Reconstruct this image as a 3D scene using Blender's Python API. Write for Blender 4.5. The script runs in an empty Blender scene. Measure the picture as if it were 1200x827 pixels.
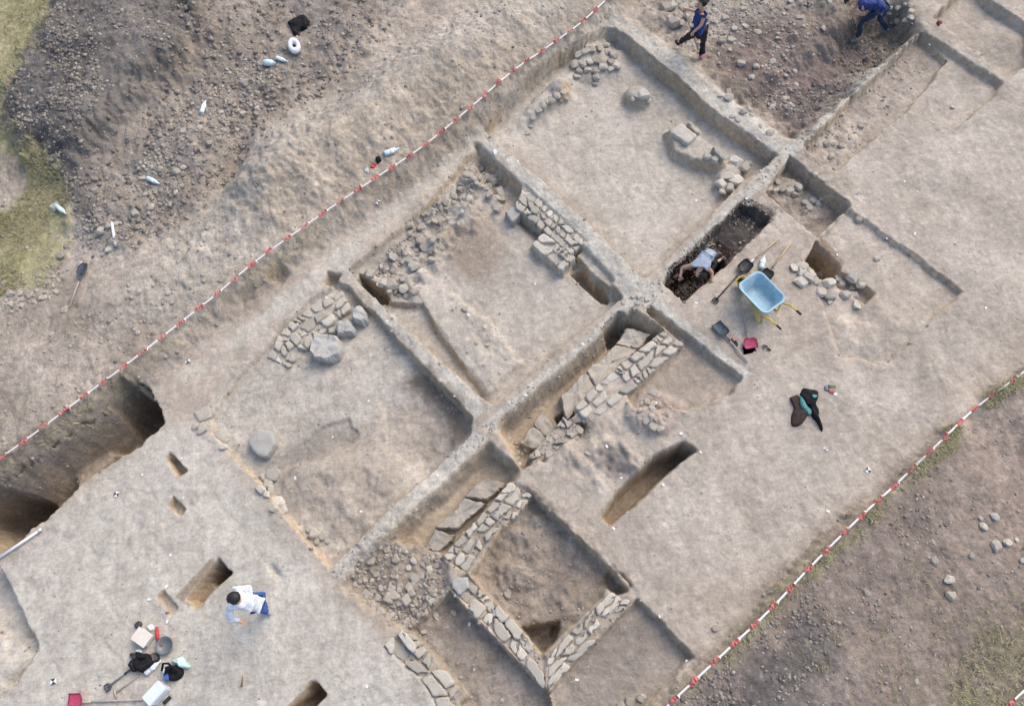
import bpy, bmesh, math, random
import numpy as np
from mathutils import Vector, Matrix

# ---------------------------------------------------------------- camera, world, sun, exposure
SC = bpy.context.scene
COL = SC.collection
FOC, TILT, ROLL, HCAM = 880.0, math.radians(23), math.radians(-8), 13.95
cam_d = bpy.data.cameras.new('drone_camera')
cam_d.sensor_width = 36.0
cam_d.lens = FOC / 1200 * 36.0
cam_d.clip_end = 500
cam = bpy.data.objects.new('drone_camera', cam_d)
cam.matrix_world = Matrix.Translation((0, 0, HCAM)) @ Matrix.Rotation(TILT, 4, 'X') @ Matrix.Rotation(ROLL, 4, 'Z')
COL.objects.link(cam)
SC.camera = cam

SUN_AZ, SUN_EL = math.radians(50), math.radians(48)      # azimuth clockwise from image-up
world = bpy.data.worlds.new('World')
SC.world = world
world.use_nodes = True
wn = world.node_tree
sky = wn.nodes.new('ShaderNodeTexSky')
sky.sky_type = 'NISHITA'
sky.sun_disc = False
sky.sun_elevation = SUN_EL
sky.sun_rotation = SUN_AZ
sky.dust_density = 4.0
wn.nodes['Background'].inputs[1].default_value = 0.175
wn.links.new(sky.outputs[0], wn.nodes['Background'].inputs[0])
sun_d = bpy.data.lights.new('sun', 'SUN')
sun_d.energy = 0.5
sun_d.angle = math.radians(46)
sun_d.color = (1.0, 0.94, 0.85)
sun = bpy.data.objects.new('sun', sun_d)
sdir = Vector((math.sin(SUN_AZ) * math.cos(SUN_EL), math.cos(SUN_AZ) * math.cos(SUN_EL), math.sin(SUN_EL)))
sun.rotation_euler = sdir.to_track_quat('Z', 'Y').to_euler()
sun.location = (0, 0, 30)
COL.objects.link(sun)
SC.view_settings.view_transform = 'Standard'
SC.view_settings.look = 'None'
SC.view_settings.gamma = 1
SC.view_settings.use_curve_mapping = False
SC.view_settings.exposure = 0.69

# ---------------------------------------------------------------- photo pixel -> place on a level plane
_ct, _st, _cr, _sr = math.cos(TILT), math.sin(TILT), math.cos(ROLL), math.sin(ROLL)


def at(px, py, z=0.0):
    x0 = (px - 600) / FOC
    y0 = -(py - 413.5) / FOC
    x, y = _cr * x0 - _sr * y0, _sr * x0 + _cr * y0
    dx, dy, dz = x, y * _ct + _st, y * _st - _ct
    s = (z - HCAM) / dz
    return Vector((dx * s, dy * s, z))


rng = np.random.default_rng(11)
random.seed(11)
PHI = math.radians(36.5)                     # the dig's grid runs this way
DU = np.array([math.cos(PHI), math.sin(PHI)])
DV = np.array([-math.sin(PHI), math.cos(PHI)])

# ---------------------------------------------------------------- numpy noise
_TAB = np.random.default_rng(5).random((256, 256)).astype(np.float32)


def vnoise(x, y, seed=0):
    x = x + seed * 17.31
    y = y + seed * 9.77
    ix = np.floor(x).astype(np.int32)
    iy = np.floor(y).astype(np.int32)
    fx = (x - ix).astype(np.float32)
    fy = (y - iy).astype(np.float32)
    fx = fx * fx * (3 - 2 * fx)
    fy = fy * fy * (3 - 2 * fy)
    x0, x1, y0, y1 = ix & 255, (ix + 1) & 255, iy & 255, (iy + 1) & 255
    a = _TAB[x0, y0] * (1 - fx) + _TAB[x1, y0] * fx
    b = _TAB[x0, y1] * (1 - fx) + _TAB[x1, y1] * fx
    return (a * (1 - fy) + b * fy) * 2 - 1


def fbm(x, y, lam, octv=4, seed=0, gain=0.5):
    s, amp, tot = 0, 1.0, 0.0
    c, n = math.cos(0.6), math.sin(0.6)
    x, y = x / lam, y / lam
    for o in range(octv):
        s = s + amp * vnoise(x, y, seed + o * 3)
        tot += amp
        amp *= gain
        x, y = (c * x - n * y) * 2.03, (n * x + c * y) * 2.03
    return s / tot


def sstep(a, b, x):
    t = np.clip((x - a) / (b - a), 0, 1)
    return t * t * (3 - 2 * t)


# ---------------------------------------------------------------- the ground: one height field, its grid laid along the trenches
STEP = 0.029
corners = [at(*c) for c in ((-50, -50), (1250, -50), (1250, 880), (-50, 880), (600, -50))]
cu = [float(np.dot((c.x, c.y), DU)) for c in corners]
cv = [float(np.dot((c.x, c.y), DV)) for c in corners]


def axis(lo, hi):
    core = np.arange(lo, hi, STEP)
    ext, d, p = [], STEP, 0.0
    while p < 90:
        d *= 1.25
        p += d
        ext.append(p)
    ext = np.array(ext)
    return np.concatenate([lo - ext[::-1], core, core[-1] + ext])


AU, AV = axis(min(cu), max(cu)), axis(min(cv), max(cv))
NU, NV = len(AU), len(AV)
U, V = np.meshgrid(AU, AV, indexing='ij')
X = (U * DU[0] + V * DV[0]).astype(np.float32)
Y = (U * DU[1] + V * DV[1]).astype(np.float32)
Hh = (0.05 * fbm(X, Y, 4.0, 3, 1) + 0.02 * fbm(X, Y, 0.9, 3, 2)).astype(np.float32)
WARP = (1.25 * fbm(X, Y, 0.40, 4, 9, .62) + .35 * fbm(X, Y, .11, 2, 13)).astype(np.float32)
ZONES = {k: np.zeros_like(Hh) for k in ('dark', 'tan', 'pink', 'grass', 'pale', 'wet', 'rough', 'brown')}


def poly_uv(pts, zr):
    P = [at(p[0], p[1], zr) for p in pts]
    return np.array([[p.x * DU[0] + p.y * DU[1], p.x * DV[0] + p.y * DV[1]] for p in P])


def sdf(poly, u, v):
    d2 = np.full(u.shape, 1e9, np.float32)
    inside = np.zeros(u.shape, bool)
    n = len(poly)
    for i in range(n):
        ax, ay = poly[i]
        bx, by = poly[(i + 1) % n]
        ex, ey = bx - ax, by - ay
        L = ex * ex + ey * ey + 1e-12
        t = np.clip(((u - ax) * ex + (v - ay) * ey) / L, 0, 1)
        d2 = np.minimum(d2, (u - ax - t * ex) ** 2 + (v - ay - t * ey) ** 2)
        c = ((ay > v) != (by > v)) & (u < (bx - ax) * (v - ay) / ((by - ay) if abs(by - ay) > 1e-9 else 1e-9) + ax)
        inside ^= c
    d = np.sqrt(d2)
    return np.where(inside, -d, d)


def region(pts, w, warp, zr):
    """window of the grid plus a soft mask: 1 inside the outline, 0 outside"""
    if w <= .12:
        w *= .55
    P = poly_uv(pts, zr)
    pad = w + warp + 0.1
    i0, i1 = np.searchsorted(AU, P[:, 0].min() - pad), np.searchsorted(AU, P[:, 0].max() + pad)
    j0, j1 = np.searchsorted(AV, P[:, 1].min() - pad), np.searchsorted(AV, P[:, 1].max() + pad)
    sl = (slice(max(i0 - 1, 0), i1 + 1), slice(max(j0 - 1, 0), j1 + 1))
    d = sdf(P, U[sl], V[sl]) + warp * WARP[sl]
    return sl, (1 - sstep(-w / 2, w / 2, d)).astype(np.float32)


def carve(pts, z, w=0.07, warp=0.03, zr=0.0, mode='set', rel=False):
    sl, m = region(pts, w, warp, zr)
    t = Hh[sl] + z if rel else z + 0.35 * (Hh[sl] * 0 + 0.04 * fbm(X[sl], Y[sl], 1.1, 3, 4))
    if mode == 'min':
        t = np.minimum(t, Hh[sl])
    if mode == 'max':
        t = np.maximum(t, Hh[sl])
    Hh[sl] = Hh[sl] * (1 - m) + t * m


def ramp(pts, za, zb, pa, pb, w=0.07, warp=0.03, zr=0.0):
    """floor that falls from za at photo point pa to zb at pb"""
    sl, m = region(pts, w, warp, zr)
    A, B = at(*pa, zr), at(*pb, zr)
    ex, ey = B.x - A.x, B.y - A.y
    t = np.clip(((X[sl] - A.x) * ex + (Y[sl] - A.y) * ey) / (ex * ex + ey * ey), 0, 1)
    Hh[sl] = Hh[sl] * (1 - m) + (za + (zb - za) * t) * m


def bump(px, py, rx, h, ry=None, ang=0.0, zr=0.0, p=1.0):
    ry = ry or rx
    c = at(px, py, zr)
    R = max(rx, ry) * 2.6
    cu_, cv_ = c.x * DU[0] + c.y * DU[1], c.x * DV[0] + c.y * DV[1]
    sl = (slice(*np.searchsorted(AU, (cu_ - R, cu_ + R))), slice(*np.searchsorted(AV, (cv_ - R, cv_ + R))))
    dx, dy = X[sl] - c.x, Y[sl] - c.y
    a = math.radians(ang)
    q = ((dx * math.cos(a) + dy * math.sin(a)) / rx) ** 2 + ((-dx * math.sin(a) + dy * math.cos(a)) / ry) ** 2
    q = np.maximum(q + 0.35 * WARP[sl] * np.minimum(q, 1), 0)
    Hh[sl] += h * np.exp(-q ** p)


def zone(name, pts, val=1.0, w=0.3, warp=0.15, zr=0.0, sub=False):
    sl, m = region(pts, w, warp, zr)
    Z = ZONES[name]
    Z[sl] = Z[sl] * (1 - m) if sub else np.maximum(Z[sl], val * m)


# --- outside the dig, north-west: bank, spoil heaps, grass
NWFOOT = [(-420, 850), (-150, 672), (0, 560), (100, 488), (190, 436), (250, 376), (300, 338), (400, 266), (500, 197),
          (600, 120), (700, 33), (760, -22), (1000, -250)]
NW = NWFOOT + [(600, -420), (-300, -420), (-1100, -100), (-1100, 600)]
carve(NW, 0.34, 0.55, 0.10, mode='max')
HEAP = [(90, -60), (62, 40), (16, 100), (10, 140), (34, 182), (66, 214), (90, 262), (150, 285), (230, 235), (290, 150), (420, 60), (520, -80)]
carve(HEAP, 0.62, 1.3, 0.25, zr=0.3, mode='max')
carve([(80, -40), (58, 40), (20, 100), (14, 140), (40, 178), (110, 190), (170, 130), (240, 60), (260, -60)], 0.95, 0.9, 0.3, zr=0.4, mode='max')
for b in ((120, 130, 1.0, .25), (190, 60, 1.1, .3), (90, 180, .7, .15), (250, 20, 1.0, .25), (150, 30, .8, .2), (220, 150, .8, .15),
          (330, 150, .6, .1), (60, 120, .5, .15)):
    bump(b[0], b[1], b[2], b[3], zr=0.7)
bump(440, 140, 3.6, .6, 1.0, 36, zr=.4)
bump(320, 200, 1.3, .36, .8, 30, zr=.4)
bump(560, 60, 2.4, .3, .9, 36, zr=.4)
bump(268, 195, 0.9, -.42, .3, 70, zr=.5)
bump(170, 330, 1.6, .2, .9, 30, zr=.35)
bump(60, 430, 1.6, .12, .8, 30, zr=.35)
bump(492, 120, .9, -.14, .3, 60, zr=.6)
bump(395, 112, 1.6, -.16, .35, 30, zr=.5)
# --- outside the dig, south-east
SEFOOT = [(640, 900), (700, 872), (768, 820), (824, 772), (867, 740), (896, 700), (940, 655), (978, 614), (1008, 594), (1040, 574),
          (1075, 534), (1107, 503), (1122, 494), (1150, 471), (1163, 454), (1200, 431), (1300, 340), (1420, 230)]
SE = SEFOOT + [(1900, 300), (1900, 1300), (640, 1300)]
carve(SE, 0.34, 0.15, 0.09, mode='max')
sl, m = region(SE, 1.6, .1, .2)
Hh[sl] -= .12 * m * (Hh[sl] > .1)
TRACK = [(1085, 480), (1118, 500), (1160, 560), (1185, 640), (1260, 640), (1215, 540), (1152, 472), (1100, 430)]
sl, m = region(TRACK, 0.9, .1, 0.1)
Hh[sl] = Hh[sl] * (1 - m) + 0.08 * m
bump(1060, 655, 1.0, .10, zr=.2)
bump(880, 800, 1.3, .14, zr=.2)
bump(1000, 790, .9, .10, zr=.2)

# --- deep trench on the left
DT = [(-160, 690), (0, 566), (60, 526), (120, 486), (166, 452), (176, 458), (190, 494), (165, 520), (110, 556), (60, 600), (0, 652), (-160, 760)]
ramp(DT, -1.12, -1.32, (180, 470), (0, 600), 0.12, 0.06)
# its weathered north-west face leans back
dtu = poly_uv([(-160, 690), (0, 566), (60, 526), (120, 486), (166, 452)], 0)
sl, m = region(DT, 0.05, 0.03, 0)
d = sdf(np.vstack([dtu, dtu[::-1] + 1e-4]), U[sl], V[sl])
d = np.abs(d) + .03 * WARP[sl]
face = 0.05 - np.clip(d, 0, 9) * 3.3 + .15 * fbm(U[sl] * .5, V[sl] * 2.5, .5, 4, 21, .7)
Hh[sl] = np.where(m > .5, np.maximum(Hh[sl], face), Hh[sl])
carve([(-30, 640), (20, 600), (38, 585), (66, 588), (72, 600), (40, 622), (-20, 670)], -2.2, 0.12, 0.05, zr=-1.3, mode='min')
carve([(95, 560), (135, 530), (150, 535), (118, 570), (98, 580)], -0.85, 0.15, 0.06, zr=-1.1, mode='max')
carve([(150, 486), (168, 462), (184, 474), (190, 492), (166, 508), (152, 505)], -1.65, .1, .05, zr=-.6, mode='min')
zone('tan', [(-160, 690), (0, 600), (90, 555), (160, 500), (190, 494), (60, 600), (0, 652), (-160, 760)], .9, .3, .2, zr=-.8)
zone('brown', DT, .45, .25, .08, zr=-.6)
zone('dark', [(-160, 690), (0, 566), (60, 526), (120, 486), (166, 452), (180, 470), (120, 540), (60, 580), (0, 620), (-160, 740)], .30, .3, .15, zr=-.3)

# --- rooms between the baulks (rim outlines in the photo)
R3 = [(566, 152), (600, 118), (640, 82), (712, 34), (722, 34), (762, 65), (800, 96), (835, 128), (870, 152), (912, 180), (872, 210), (840, 242),
      (800, 283), (758, 323), (752, 322), (700, 270), (640, 215)]
ramp(R3, -0.20, -0.46, (600, 215), (820, 115), 0.10, 0.05)
carve([(600, 118), (640, 82), (712, 34), (690, 75), (640, 130), (592, 165)], -0.16, .6, .1, zr=-.1, mode='max')
R2 = [(407, 316), (440, 292), (500, 240), (545, 188), (558, 176), (608, 226), (660, 272), (722, 338), (728, 348), (660, 405), (583, 472), (573, 472), (489, 397)]
ramp(R2, -0.18, -0.33, (450, 280), (690, 320), 0.09, 0.04)
carve([(430, 300), (500, 240), (560, 180), (590, 205), (560, 260), (520, 300), (470, 345)], -0.16, .5, .12, zr=-.1, mode='max')
carve([(560, 180), (608, 226), (640, 255), (715, 335), (705, 350), (610, 262), (560, 215)], -0.44, .25, .04, zr=-.3, mode='min')
carve([(492, 345), (520, 338), (567, 371), (588, 397), (612, 425), (575, 462), (560, 448), (535, 420), (521, 395), (497, 373)], -0.17, 0.16, 0.07, zr=-.2, mode='max')
carve([(409, 319), (430, 336), (458, 352), (495, 353), (520, 397), (558, 448), (574, 470), (489, 398)], -0.37, .08, .04, zr=-.1, mode='min')
carve([(421, 322), (452, 340), (456, 350), (440, 352), (424, 334)], -0.72, .08, .02, zr=-.2, mode='min')
carve([(668, 318), (684, 310), (716, 346), (712, 353), (704, 351)], -0.85, .08, .02, zr=-.2, mode='min')
carve([(674, 298), (684, 292), (730, 334), (726, 345), (700, 325)], -0.14, .05, .03, zr=-.1, mode='max')
R1 = [(246, 488), (280, 442), (318, 400), (362, 352), (396, 332), (408, 336), (470, 402), (554, 489), (550, 508), (460, 592), (386, 664), (372, 650), (300, 562), (250, 508)]
ramp(R1, -0.12, -0.34, (280, 440), (520, 500), 0.08, 0.04)
carve([(246, 488), (280, 442), (362, 352), (396, 332), (392, 360), (340, 420), (290, 470), (258, 505)], -0.10, .35, .1, zr=0, mode='max')
for b in ((478, 492, 1.0, -.13), (415, 518, .45, -.10), (400, 560, .9, .07), (440, 600, .7, .06), (505, 545, .4, -.1), (350, 560, .7, .05), (480, 470, .7, .05)):
    bump(b[0], b[1], b[2], b[3], zr=-.35)
carve([(448, 470), (478, 446), (512, 452), (536, 488), (528, 528), (500, 552), (468, 545), (446, 515)], -.07, .22, .08, zr=-.3, rel=True)
carve([(385, 500), (408, 490), (420, 512), (402, 526), (340, 552), (330, 540)], -.06, .12, .06, zr=-.3, rel=True)
# right-hand rooms
carve([(928, 158), (1072, 36), (1060, 4), (1040, -20), (880, -60), (760, -60), (740, 20), (800, 62), (850, 108), (900, 150)], -0.13, .3, .08, mode='min')
carve([(870, 120), (928, 158), (1068, 40), (1050, 28), (980, 60), (930, 70)], -0.40, .6, .15, zr=-.2, mode='min')
carve([(980, 42), (1012, 24), (1040, 12), (1056, 18), (1062, 46), (1030, 75), (996, 80)], -0.62, .3, .08, zr=-.2, mode='min')
carve([(944, 168), (1074, 42), (1082, 37), (1114, 66), (1064, 128), (1036, 150), (980, 200), (960, 192)], -0.30, .10, .05)
carve([(1082, 37), (1174, 97), (1166, 112), (1120, 150), (1062, 128)], -0.16, .12, .04, mode='min')
carve([(1094, 20), (1112, 2), (1140, -24), (1160, -2), (1206, 36), (1212, 70), (1180, 92), (1130, 50)], -0.26, .10, .05)
bump(1190, 45, .5, .14, zr=-.1)
carve([(927, 181), (996, 241), (957, 277), (898, 225)], -0.46, .07, .03)
carve([(896, 222), (915, 205), (945, 212), (940, 232), (915, 246)], -0.30, .2, .06, zr=-.3, mode='max')
carve([(992, 244), (1010, 254), (1060, 290), (1127, 341), (1040, 425), (985, 420), (955, 330), (962, 280)], -0.12, .06, .05, mode='min')
carve([(955, 330), (985, 420), (1040, 425), (1090, 380), (1040, 360)], -0.02, .9, .2, mode='max')
# the trench with the digger, its dark wet end
carve([(869, 239), (906, 257), (802, 352), (776, 331)], -0.34, .07, .04)
carve([(838, 290), (856, 303), (802, 351), (778, 331), (800, 314)], -0.85, .12, .03, mode='min')
bump(866, 276, .3, .12, zr=-.3)
bump(885, 262, .25, .08, zr=-.3)
# pit with the pile of stones
carve([(957, 283), (967, 288), (984, 305), (987, 316), (1003, 322), (1028, 341), (1017, 353), (1000, 342), (975, 330), (945, 304)], -0.34, .07, .03)
carve([(957, 283), (967, 288), (986, 312), (980, 328), (964, 324), (944, 304)], -0.95, .07, .03, mode='min')
bump(1003, 365, .3, -.14, zr=-.05)
# south of the cross baulk
carve([(752, 362), (762, 356), (868, 441), (858, 458), (800, 480), (745, 480), (730, 455), (765, 420), (800, 400)], -0.24, .10, .05)
# inner trench between baulk and main wall
T10 = [(592, 492), (640, 452), (700, 400), (741, 364), (778, 386), (716, 440), (700, 455), (640, 514), (612, 546), (606, 536), (588, 502)]
carve(T10, -0.62, .22, .04)
carve([(704, 399), (722, 379), (740, 384), (732, 400), (712, 408)], -1.25, .06, .02, zr=-.6, mode='min')
carve([(650, 486), (662, 478), (672, 490), (660, 502)], -1.15, .08, .02, zr=-.4, mode='min')
T11 = [(573, 523), (606, 548), (598, 563), (556, 610), (516, 652), (470, 640), (430, 668), (450, 640), (500, 590), (540, 552)]
carve(T11, -0.52, .22, .05)
RUB = [(404, 684), (424, 656), (462, 628), (512, 640), (526, 688), (500, 720), (482, 736), (456, 728), (428, 705)]
carve(RUB, -0.24, .25, .08)
R14 = [(527, 690), (560, 728), (600, 770), (642, 812), (650, 850), (556, 850), (500, 770), (478, 738), (500, 715)]
carve(R14, -0.38, .10, .05)
R12 = [(600, 600), (622, 576), (660, 612), (700, 650), (735, 688), (724, 696), (712, 690), (700, 702), (634, 766), (590, 722), (550, 672), (575, 640)]
carve(R12, -0.36, .08, .05)
carve([(715, 665), (735, 688), (722, 696), (706, 684)], -0.5, .15, .05, zr=-.2, mode='min')
carve([(606, 738), (628, 733), (656, 728), (652, 748), (636, 766), (618, 756)], -0.95, .12, .04, zr=-.3, mode='min')
carve([(575, 668), (640, 640), (655, 648), (650, 668), (600, 700)], -0.34, .12, .08, zr=-.4, mode='max')
R13 = [(746, 702), (774, 728), (812, 770), (768, 816), (740, 835), (660, 850), (644, 812), (690, 760)]
carve(R13, -0.20, .09, .05)
carve([(622, 577), (700, 650), (735, 688), (746, 702), (740, 690), (700, 640)], 0.0, .06, .04, mode='max')
# small cuttings
ramp([(801, 521), (813, 527), (787, 546), (749, 584), (715, 612), (708, 604), (725, 578), (747, 556), (772, 533)], -0.6, -1.0, (715, 605), (800, 525), .14, .03)
carve([(199, 531), (218, 551), (209, 558), (195, 537)], -.34, .05, .012)
carve([(203, 583), (217, 596), (211, 605), (197, 592)], -.20, .05, .012)
carve([(256, 656), (270, 671), (248, 692), (231, 712), (218, 702), (240, 675)], -0.42, .06, .02)
carve([(256, 656), (270, 671), (250, 690), (238, 678)], -1.5, .07, .02, mode='min')
carve([(192, 692), (207, 712), (200, 720), (184, 700)], -.14, .04, .01)
ramp([(368, 798), (381, 814), (366, 830), (330, 862), (316, 850)], -0.3, -1.4, (325, 850), (366, 812), .06, .02)
carve([(-60, 590), (0, 668), (20, 703), (45, 757), (20, 800), (-80, 860), (-200, 800)], -0.42, .09, .03)
carve([(-200, 800), (-40, 730), (45, 757), (40, 790), (0, 830), (-80, 900)], -0.05, .9, .2, mode='max')
carve([(330, 315), (338, 322), (328, 334), (318, 328)], -.10, .2, .03, mode='min')
carve([(384, 318), (398, 322), (392, 334), (380, 332)], -.30, .12, .03, mode='min')
bump(374, 292, .06, -.08)
bump(321, 669, .13, -.10, .06, -50)
bump(768, 482, .52, .13, .46, zr=-.05, p=4)
bump(806, 470, .3, .06, zr=-.1)
bump(728, 540, .35, -.05)
bump(680, 500, .28, -.30, .14, 60, zr=0)
bump(1095, 232, .5, -.05, zr=0, p=2)
# earth mounds left standing in the top room
bump(702, 80, .62, .20, .55, zr=-.5, p=2)
bump(642, 122, .75, .20, .2, 40, zr=-.3, p=2)
bump(655, 112, .25, .16, .2, zr=-.3, p=2)
bump(747, 120, .32, .30, .26, zr=-.5, p=3)
carve([(782, 150), (796, 142), (812, 150), (838, 170), (850, 178), (852, 190), (838, 194), (812, 186), (788, 176)], -0.12, .16, .05, zr=-.1, mode='max')
carve([(838, 205), (858, 185), (875, 195), (862, 225), (842, 230)], -0.26, .25, .07, zr=-.3, mode='max')
# walls: earth core under the masonry
WALLS = {   # top level, foot level, rows across, mean block length, the two edges in the photo
    'corner': dict(z=-.05, b=-.26, rows=3, bl=.30, L=[(401, 339), (358, 362), (330, 384), (312, 418)], R=[(411, 360), (374, 394), (338, 430)]),
    'pier': dict(z=-.01, b=-.36, rows=3, bl=.30, L=[(613, 217), (652, 250), (687, 284)], R=[(602, 243), (634, 268), (668, 298)]),
    'pierbase': dict(z=-.02, b=-.36, rows=2, bl=.34, L=[(636, 273), (676, 301)], R=[(622, 286), (658, 319)]),
    'main': dict(z=.02, b=-.25, rows=3, bl=.30, L=[(776, 386), (712, 438), (672, 476)], R=[(803, 402), (762, 440), (735, 462), (690, 498)]),
    'mainlow': dict(z=-.10, b=-.3, rows=2, bl=.28, L=[(660, 488), (616, 538)], R=[(684, 503), (638, 542)]),
    'lowernw': dict(z=-.03, b=-.4, rows=3, bl=.30, L=[(598, 563), (548, 618), (517, 652)], R=[(626, 578), (606, 604), (574, 630), (547, 672)]),
    'lowersw': dict(z=-.02, b=-.45, rows=2, bl=.36, L=[(526, 688), (576, 738), (638, 808)], R=[(546, 672), (604, 728), (641, 772)]),
    'lowerse': dict(z=.02, b=-.45, rows=3, bl=.36, L=[(640, 772), (664, 744), (694, 716), (716, 692)], R=[(642, 808), (712, 738), (740, 704)]),
    'southwest': dict(z=.0, b=-.40, rows=2, bl=.44, L=[(450, 757), (494, 796), (522, 842)], R=[(480, 737), (512, 772), (548, 816)]),
    'coursene': dict(z=-.34, b=-.8, rows=1, bl=.62, L=[(735, 384), (712, 413), (684, 436), (655, 464)], R=[(768, 388), (744, 414), (700, 454), (664, 494)]),
    'coursemid': dict(z=-.38, b=-.8, rows=1, bl=.55, L=[(636, 480), (607, 519)], R=[(656, 502), (624, 533)]),
    'coursesw': dict(z=-.32, b=-.62, rows=1, bl=.58, L=[(564, 560), (538, 587), (502, 624), (494, 643)], R=[(593, 565), (564, 597), (541, 621), (515, 649)]),
}
for w_ in WALLS.values():
    w_['quads'] = [w_['L'] + w_['R'][::-1]]
for k, w_ in WALLS.items():
    if k.startswith('course'):
        continue
    for q in w_['quads']:
        carve(q, w_['z'] - .05, .07, .02, zr=w_['z'] - .05)

# --- soil kinds
zone('dark', HEAP, .32, .8, .3, zr=.5)
zone('dark', [(85, -60), (60, 40), (14, 100), (12, 145), (40, 185), (70, 225), (110, 230), (150, 170), (190, 120), (250, 40), (260, -60)], .75, 1.0, .35, zr=.6)
zone('pale', [(230, 250), (300, 160), (480, 60), (620, -20), (700, -20), (640, 55), (500, 165), (320, 295), (200, 380), (120, 380)], .5, .9, .3, zr=.4)
zone('dark', [(60, 40), (14, 100), (12, 145), (40, 185), (70, 225), (100, 215), (120, 150), (130, 60)], 1.0, .8, .3, zr=.6)
zone('dark', [(40, 200), (60, 210), (95, 260), (120, 240), (90, 200)], .8, .5, .2, zr=.5)
zone('brown', SE, .45, .5, .2, zr=.2)
zone('pink', SE, .25, .5, .2, zr=.2)
zone('dark', SE, .30, .5, .2, zr=.2)
zone('dark', [(790, 840), (940, 700), (1000, 760), (940, 900)], .9, 1.6, .5, zr=.2)
zone('dark', [(1060, 560), (1110, 600), (1100, 640), (1050, 600)], .85, .8, .4, zr=.2)
zone('dark', TRACK, 1, .8, .2, sub=True)
zone('brown', R12, .35, .3, .15, zr=-.3)
zone('dark', R12, .12, .3, .15, zr=-.3)
zone('dark', R13, .36, .15, .06, zr=-.1)
zone('dark', R14, .30, .3, .15, zr=-.3)
zone('dark', [(870, 120), (928, 158), (1068, 40), (1060, 4), (980, -10), (860, 20), (840, 70)], .45, .9, .4, zr=-.2)
zone('dark', [(900, 125), (930, 155), (990, 104), (960, 90)], .75, .6, .3, zr=-.3)
zone('brown', [(972, 30), (1012, 20), (1056, 16), (1064, 48), (1000, 100), (970, 100)], .75, .5, .3, zr=-.4)
zone('brown', [(830, 90), (925, 155), (1068, 40), (1060, 4), (900, 20), (820, 60)], .8, .9, .4, zr=-.2)
zone('pink', [(850, 70), (925, 150), (950, 140), (985, 70), (930, 40)], .55, .8, .3, zr=-.2)
zone('pink', [(742, 470), (768, 452), (794, 470), (792, 500), (768, 512), (745, 495)], .42, .15, .1)
zone('dark', [(706, 524), (735, 522), (746, 550), (722, 560), (704, 545)], .6, .2, .15)
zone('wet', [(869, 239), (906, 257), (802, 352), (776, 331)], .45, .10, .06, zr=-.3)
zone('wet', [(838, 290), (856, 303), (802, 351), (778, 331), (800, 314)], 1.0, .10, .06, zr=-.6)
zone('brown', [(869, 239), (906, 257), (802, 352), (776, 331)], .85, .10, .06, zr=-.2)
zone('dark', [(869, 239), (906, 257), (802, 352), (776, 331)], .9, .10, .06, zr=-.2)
zone('brown', [(520, 275), (565, 250), (590, 270), (580, 320), (555, 335), (525, 315)], .6, .5, .2, zr=-.3)
zone('tan', [(430, 290), (560, 180), (552, 172), (425, 285)], .35, .25, .1)
zone('tan', T10, .75, .15, .05, zr=-.3)
zone('tan', T11, .55, .3, .1, zr=-.3)
zone('brown', RUB, .22, .4, .2, zr=-.2)
zone('brown', [(480, 735), (540, 700), (600, 770), (560, 800)], .35, .5, .2, zr=-.4)
zone('brown', [(430, 500), (520, 450), (545, 490), (470, 570), (390, 640), (350, 600), (330, 545)], .34, .5, .3, zr=-.35)
zone('brown', [(330, 560), (420, 530), (480, 560), (440, 610), (390, 645), (345, 600)], .40, .5, .3, zr=-.35)
zone('brown', [(470, 445), (500, 440), (520, 470), (495, 475)], .6, .3, .15, zr=-.4)
zone('dark', [(385, 500), (410, 495), (418, 515), (400, 525), (330, 555), (320, 545)], .4, .3, .15, zr=-.35)
zone('pale', R2, .42, .4, .15, zr=-.2)
zone('pale', R3, .5, .4, .15, zr=-.4)
zone('pale', R1, .6, .4, .15, zr=-.2)
zone('brown', [(470, 440), (505, 436), (540, 470), (548, 495), (530, 520), (522, 480), (495, 462)], .95, .2, .1, zr=-.3)
zone('dark', [(462, 446), (505, 436), (540, 470), (548, 495), (530, 522), (500, 480)], .42, .3, .12, zr=-.3)
zone('tan', [(240, 500), (380, 672), (392, 664), (252, 496)], .10, .18, .06)
zone('tan', [(380, 660), (560, 840), (548, 840), (372, 668)], .2, .2, .1)
zone('pale', [(190, 500), (240, 500), (380, 680), (560, 850), (200, 900), (-100, 850), (-50, 700)], .8, .6, .2)
zone('pale', [(990, 200), (1130, 60), (1250, 50), (1250, 330), (1100, 480), (900, 690), (760, 690), (640, 560), (760, 500), (1000, 400), (1125, 340)], .22, .8, .3)
zone('pale', [(190, 460), (560, 160), (720, 20), (700, 70), (560, 185), (300, 390)], .8, .4, .2)
zone('pale', [(280, 440), (400, 345), (540, 480), (460, 440), (300, 545)], .5, .5, .3, zr=-.2)
zone('brown', NW, .12, .6, .3, zr=.3)
zone('tan', [(300, 250), (380, 160), (620, 40), (640, 60), (500, 170), (330, 290)], .35, .8, .3, zr=.5)
GRASS = [[(-200, -150), (88, -60), (70, 20), (46, 62), (14, 105), (8, 150), (30, 185), (-20, 172), (-200, 180)],
         [(44, 178), (78, 205), (86, 240), (78, 300), (52, 330), (0, 345), (-120, 380), (-120, 240), (10, 250), (36, 215)],
         [(1080, 840), (1120, 780), (1150, 740), (1215, 700), (1400, 600), (1400, 900), (1080, 900)]]
for g in GRASS[:2]:
    zone('grass', g, .95, .35, .25, zr=.35)
    zone('dark', g, 1, .3, .2, zr=.35, sub=True)
zone('grass', GRASS[2], .32, .9, .6, zr=.24)
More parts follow.
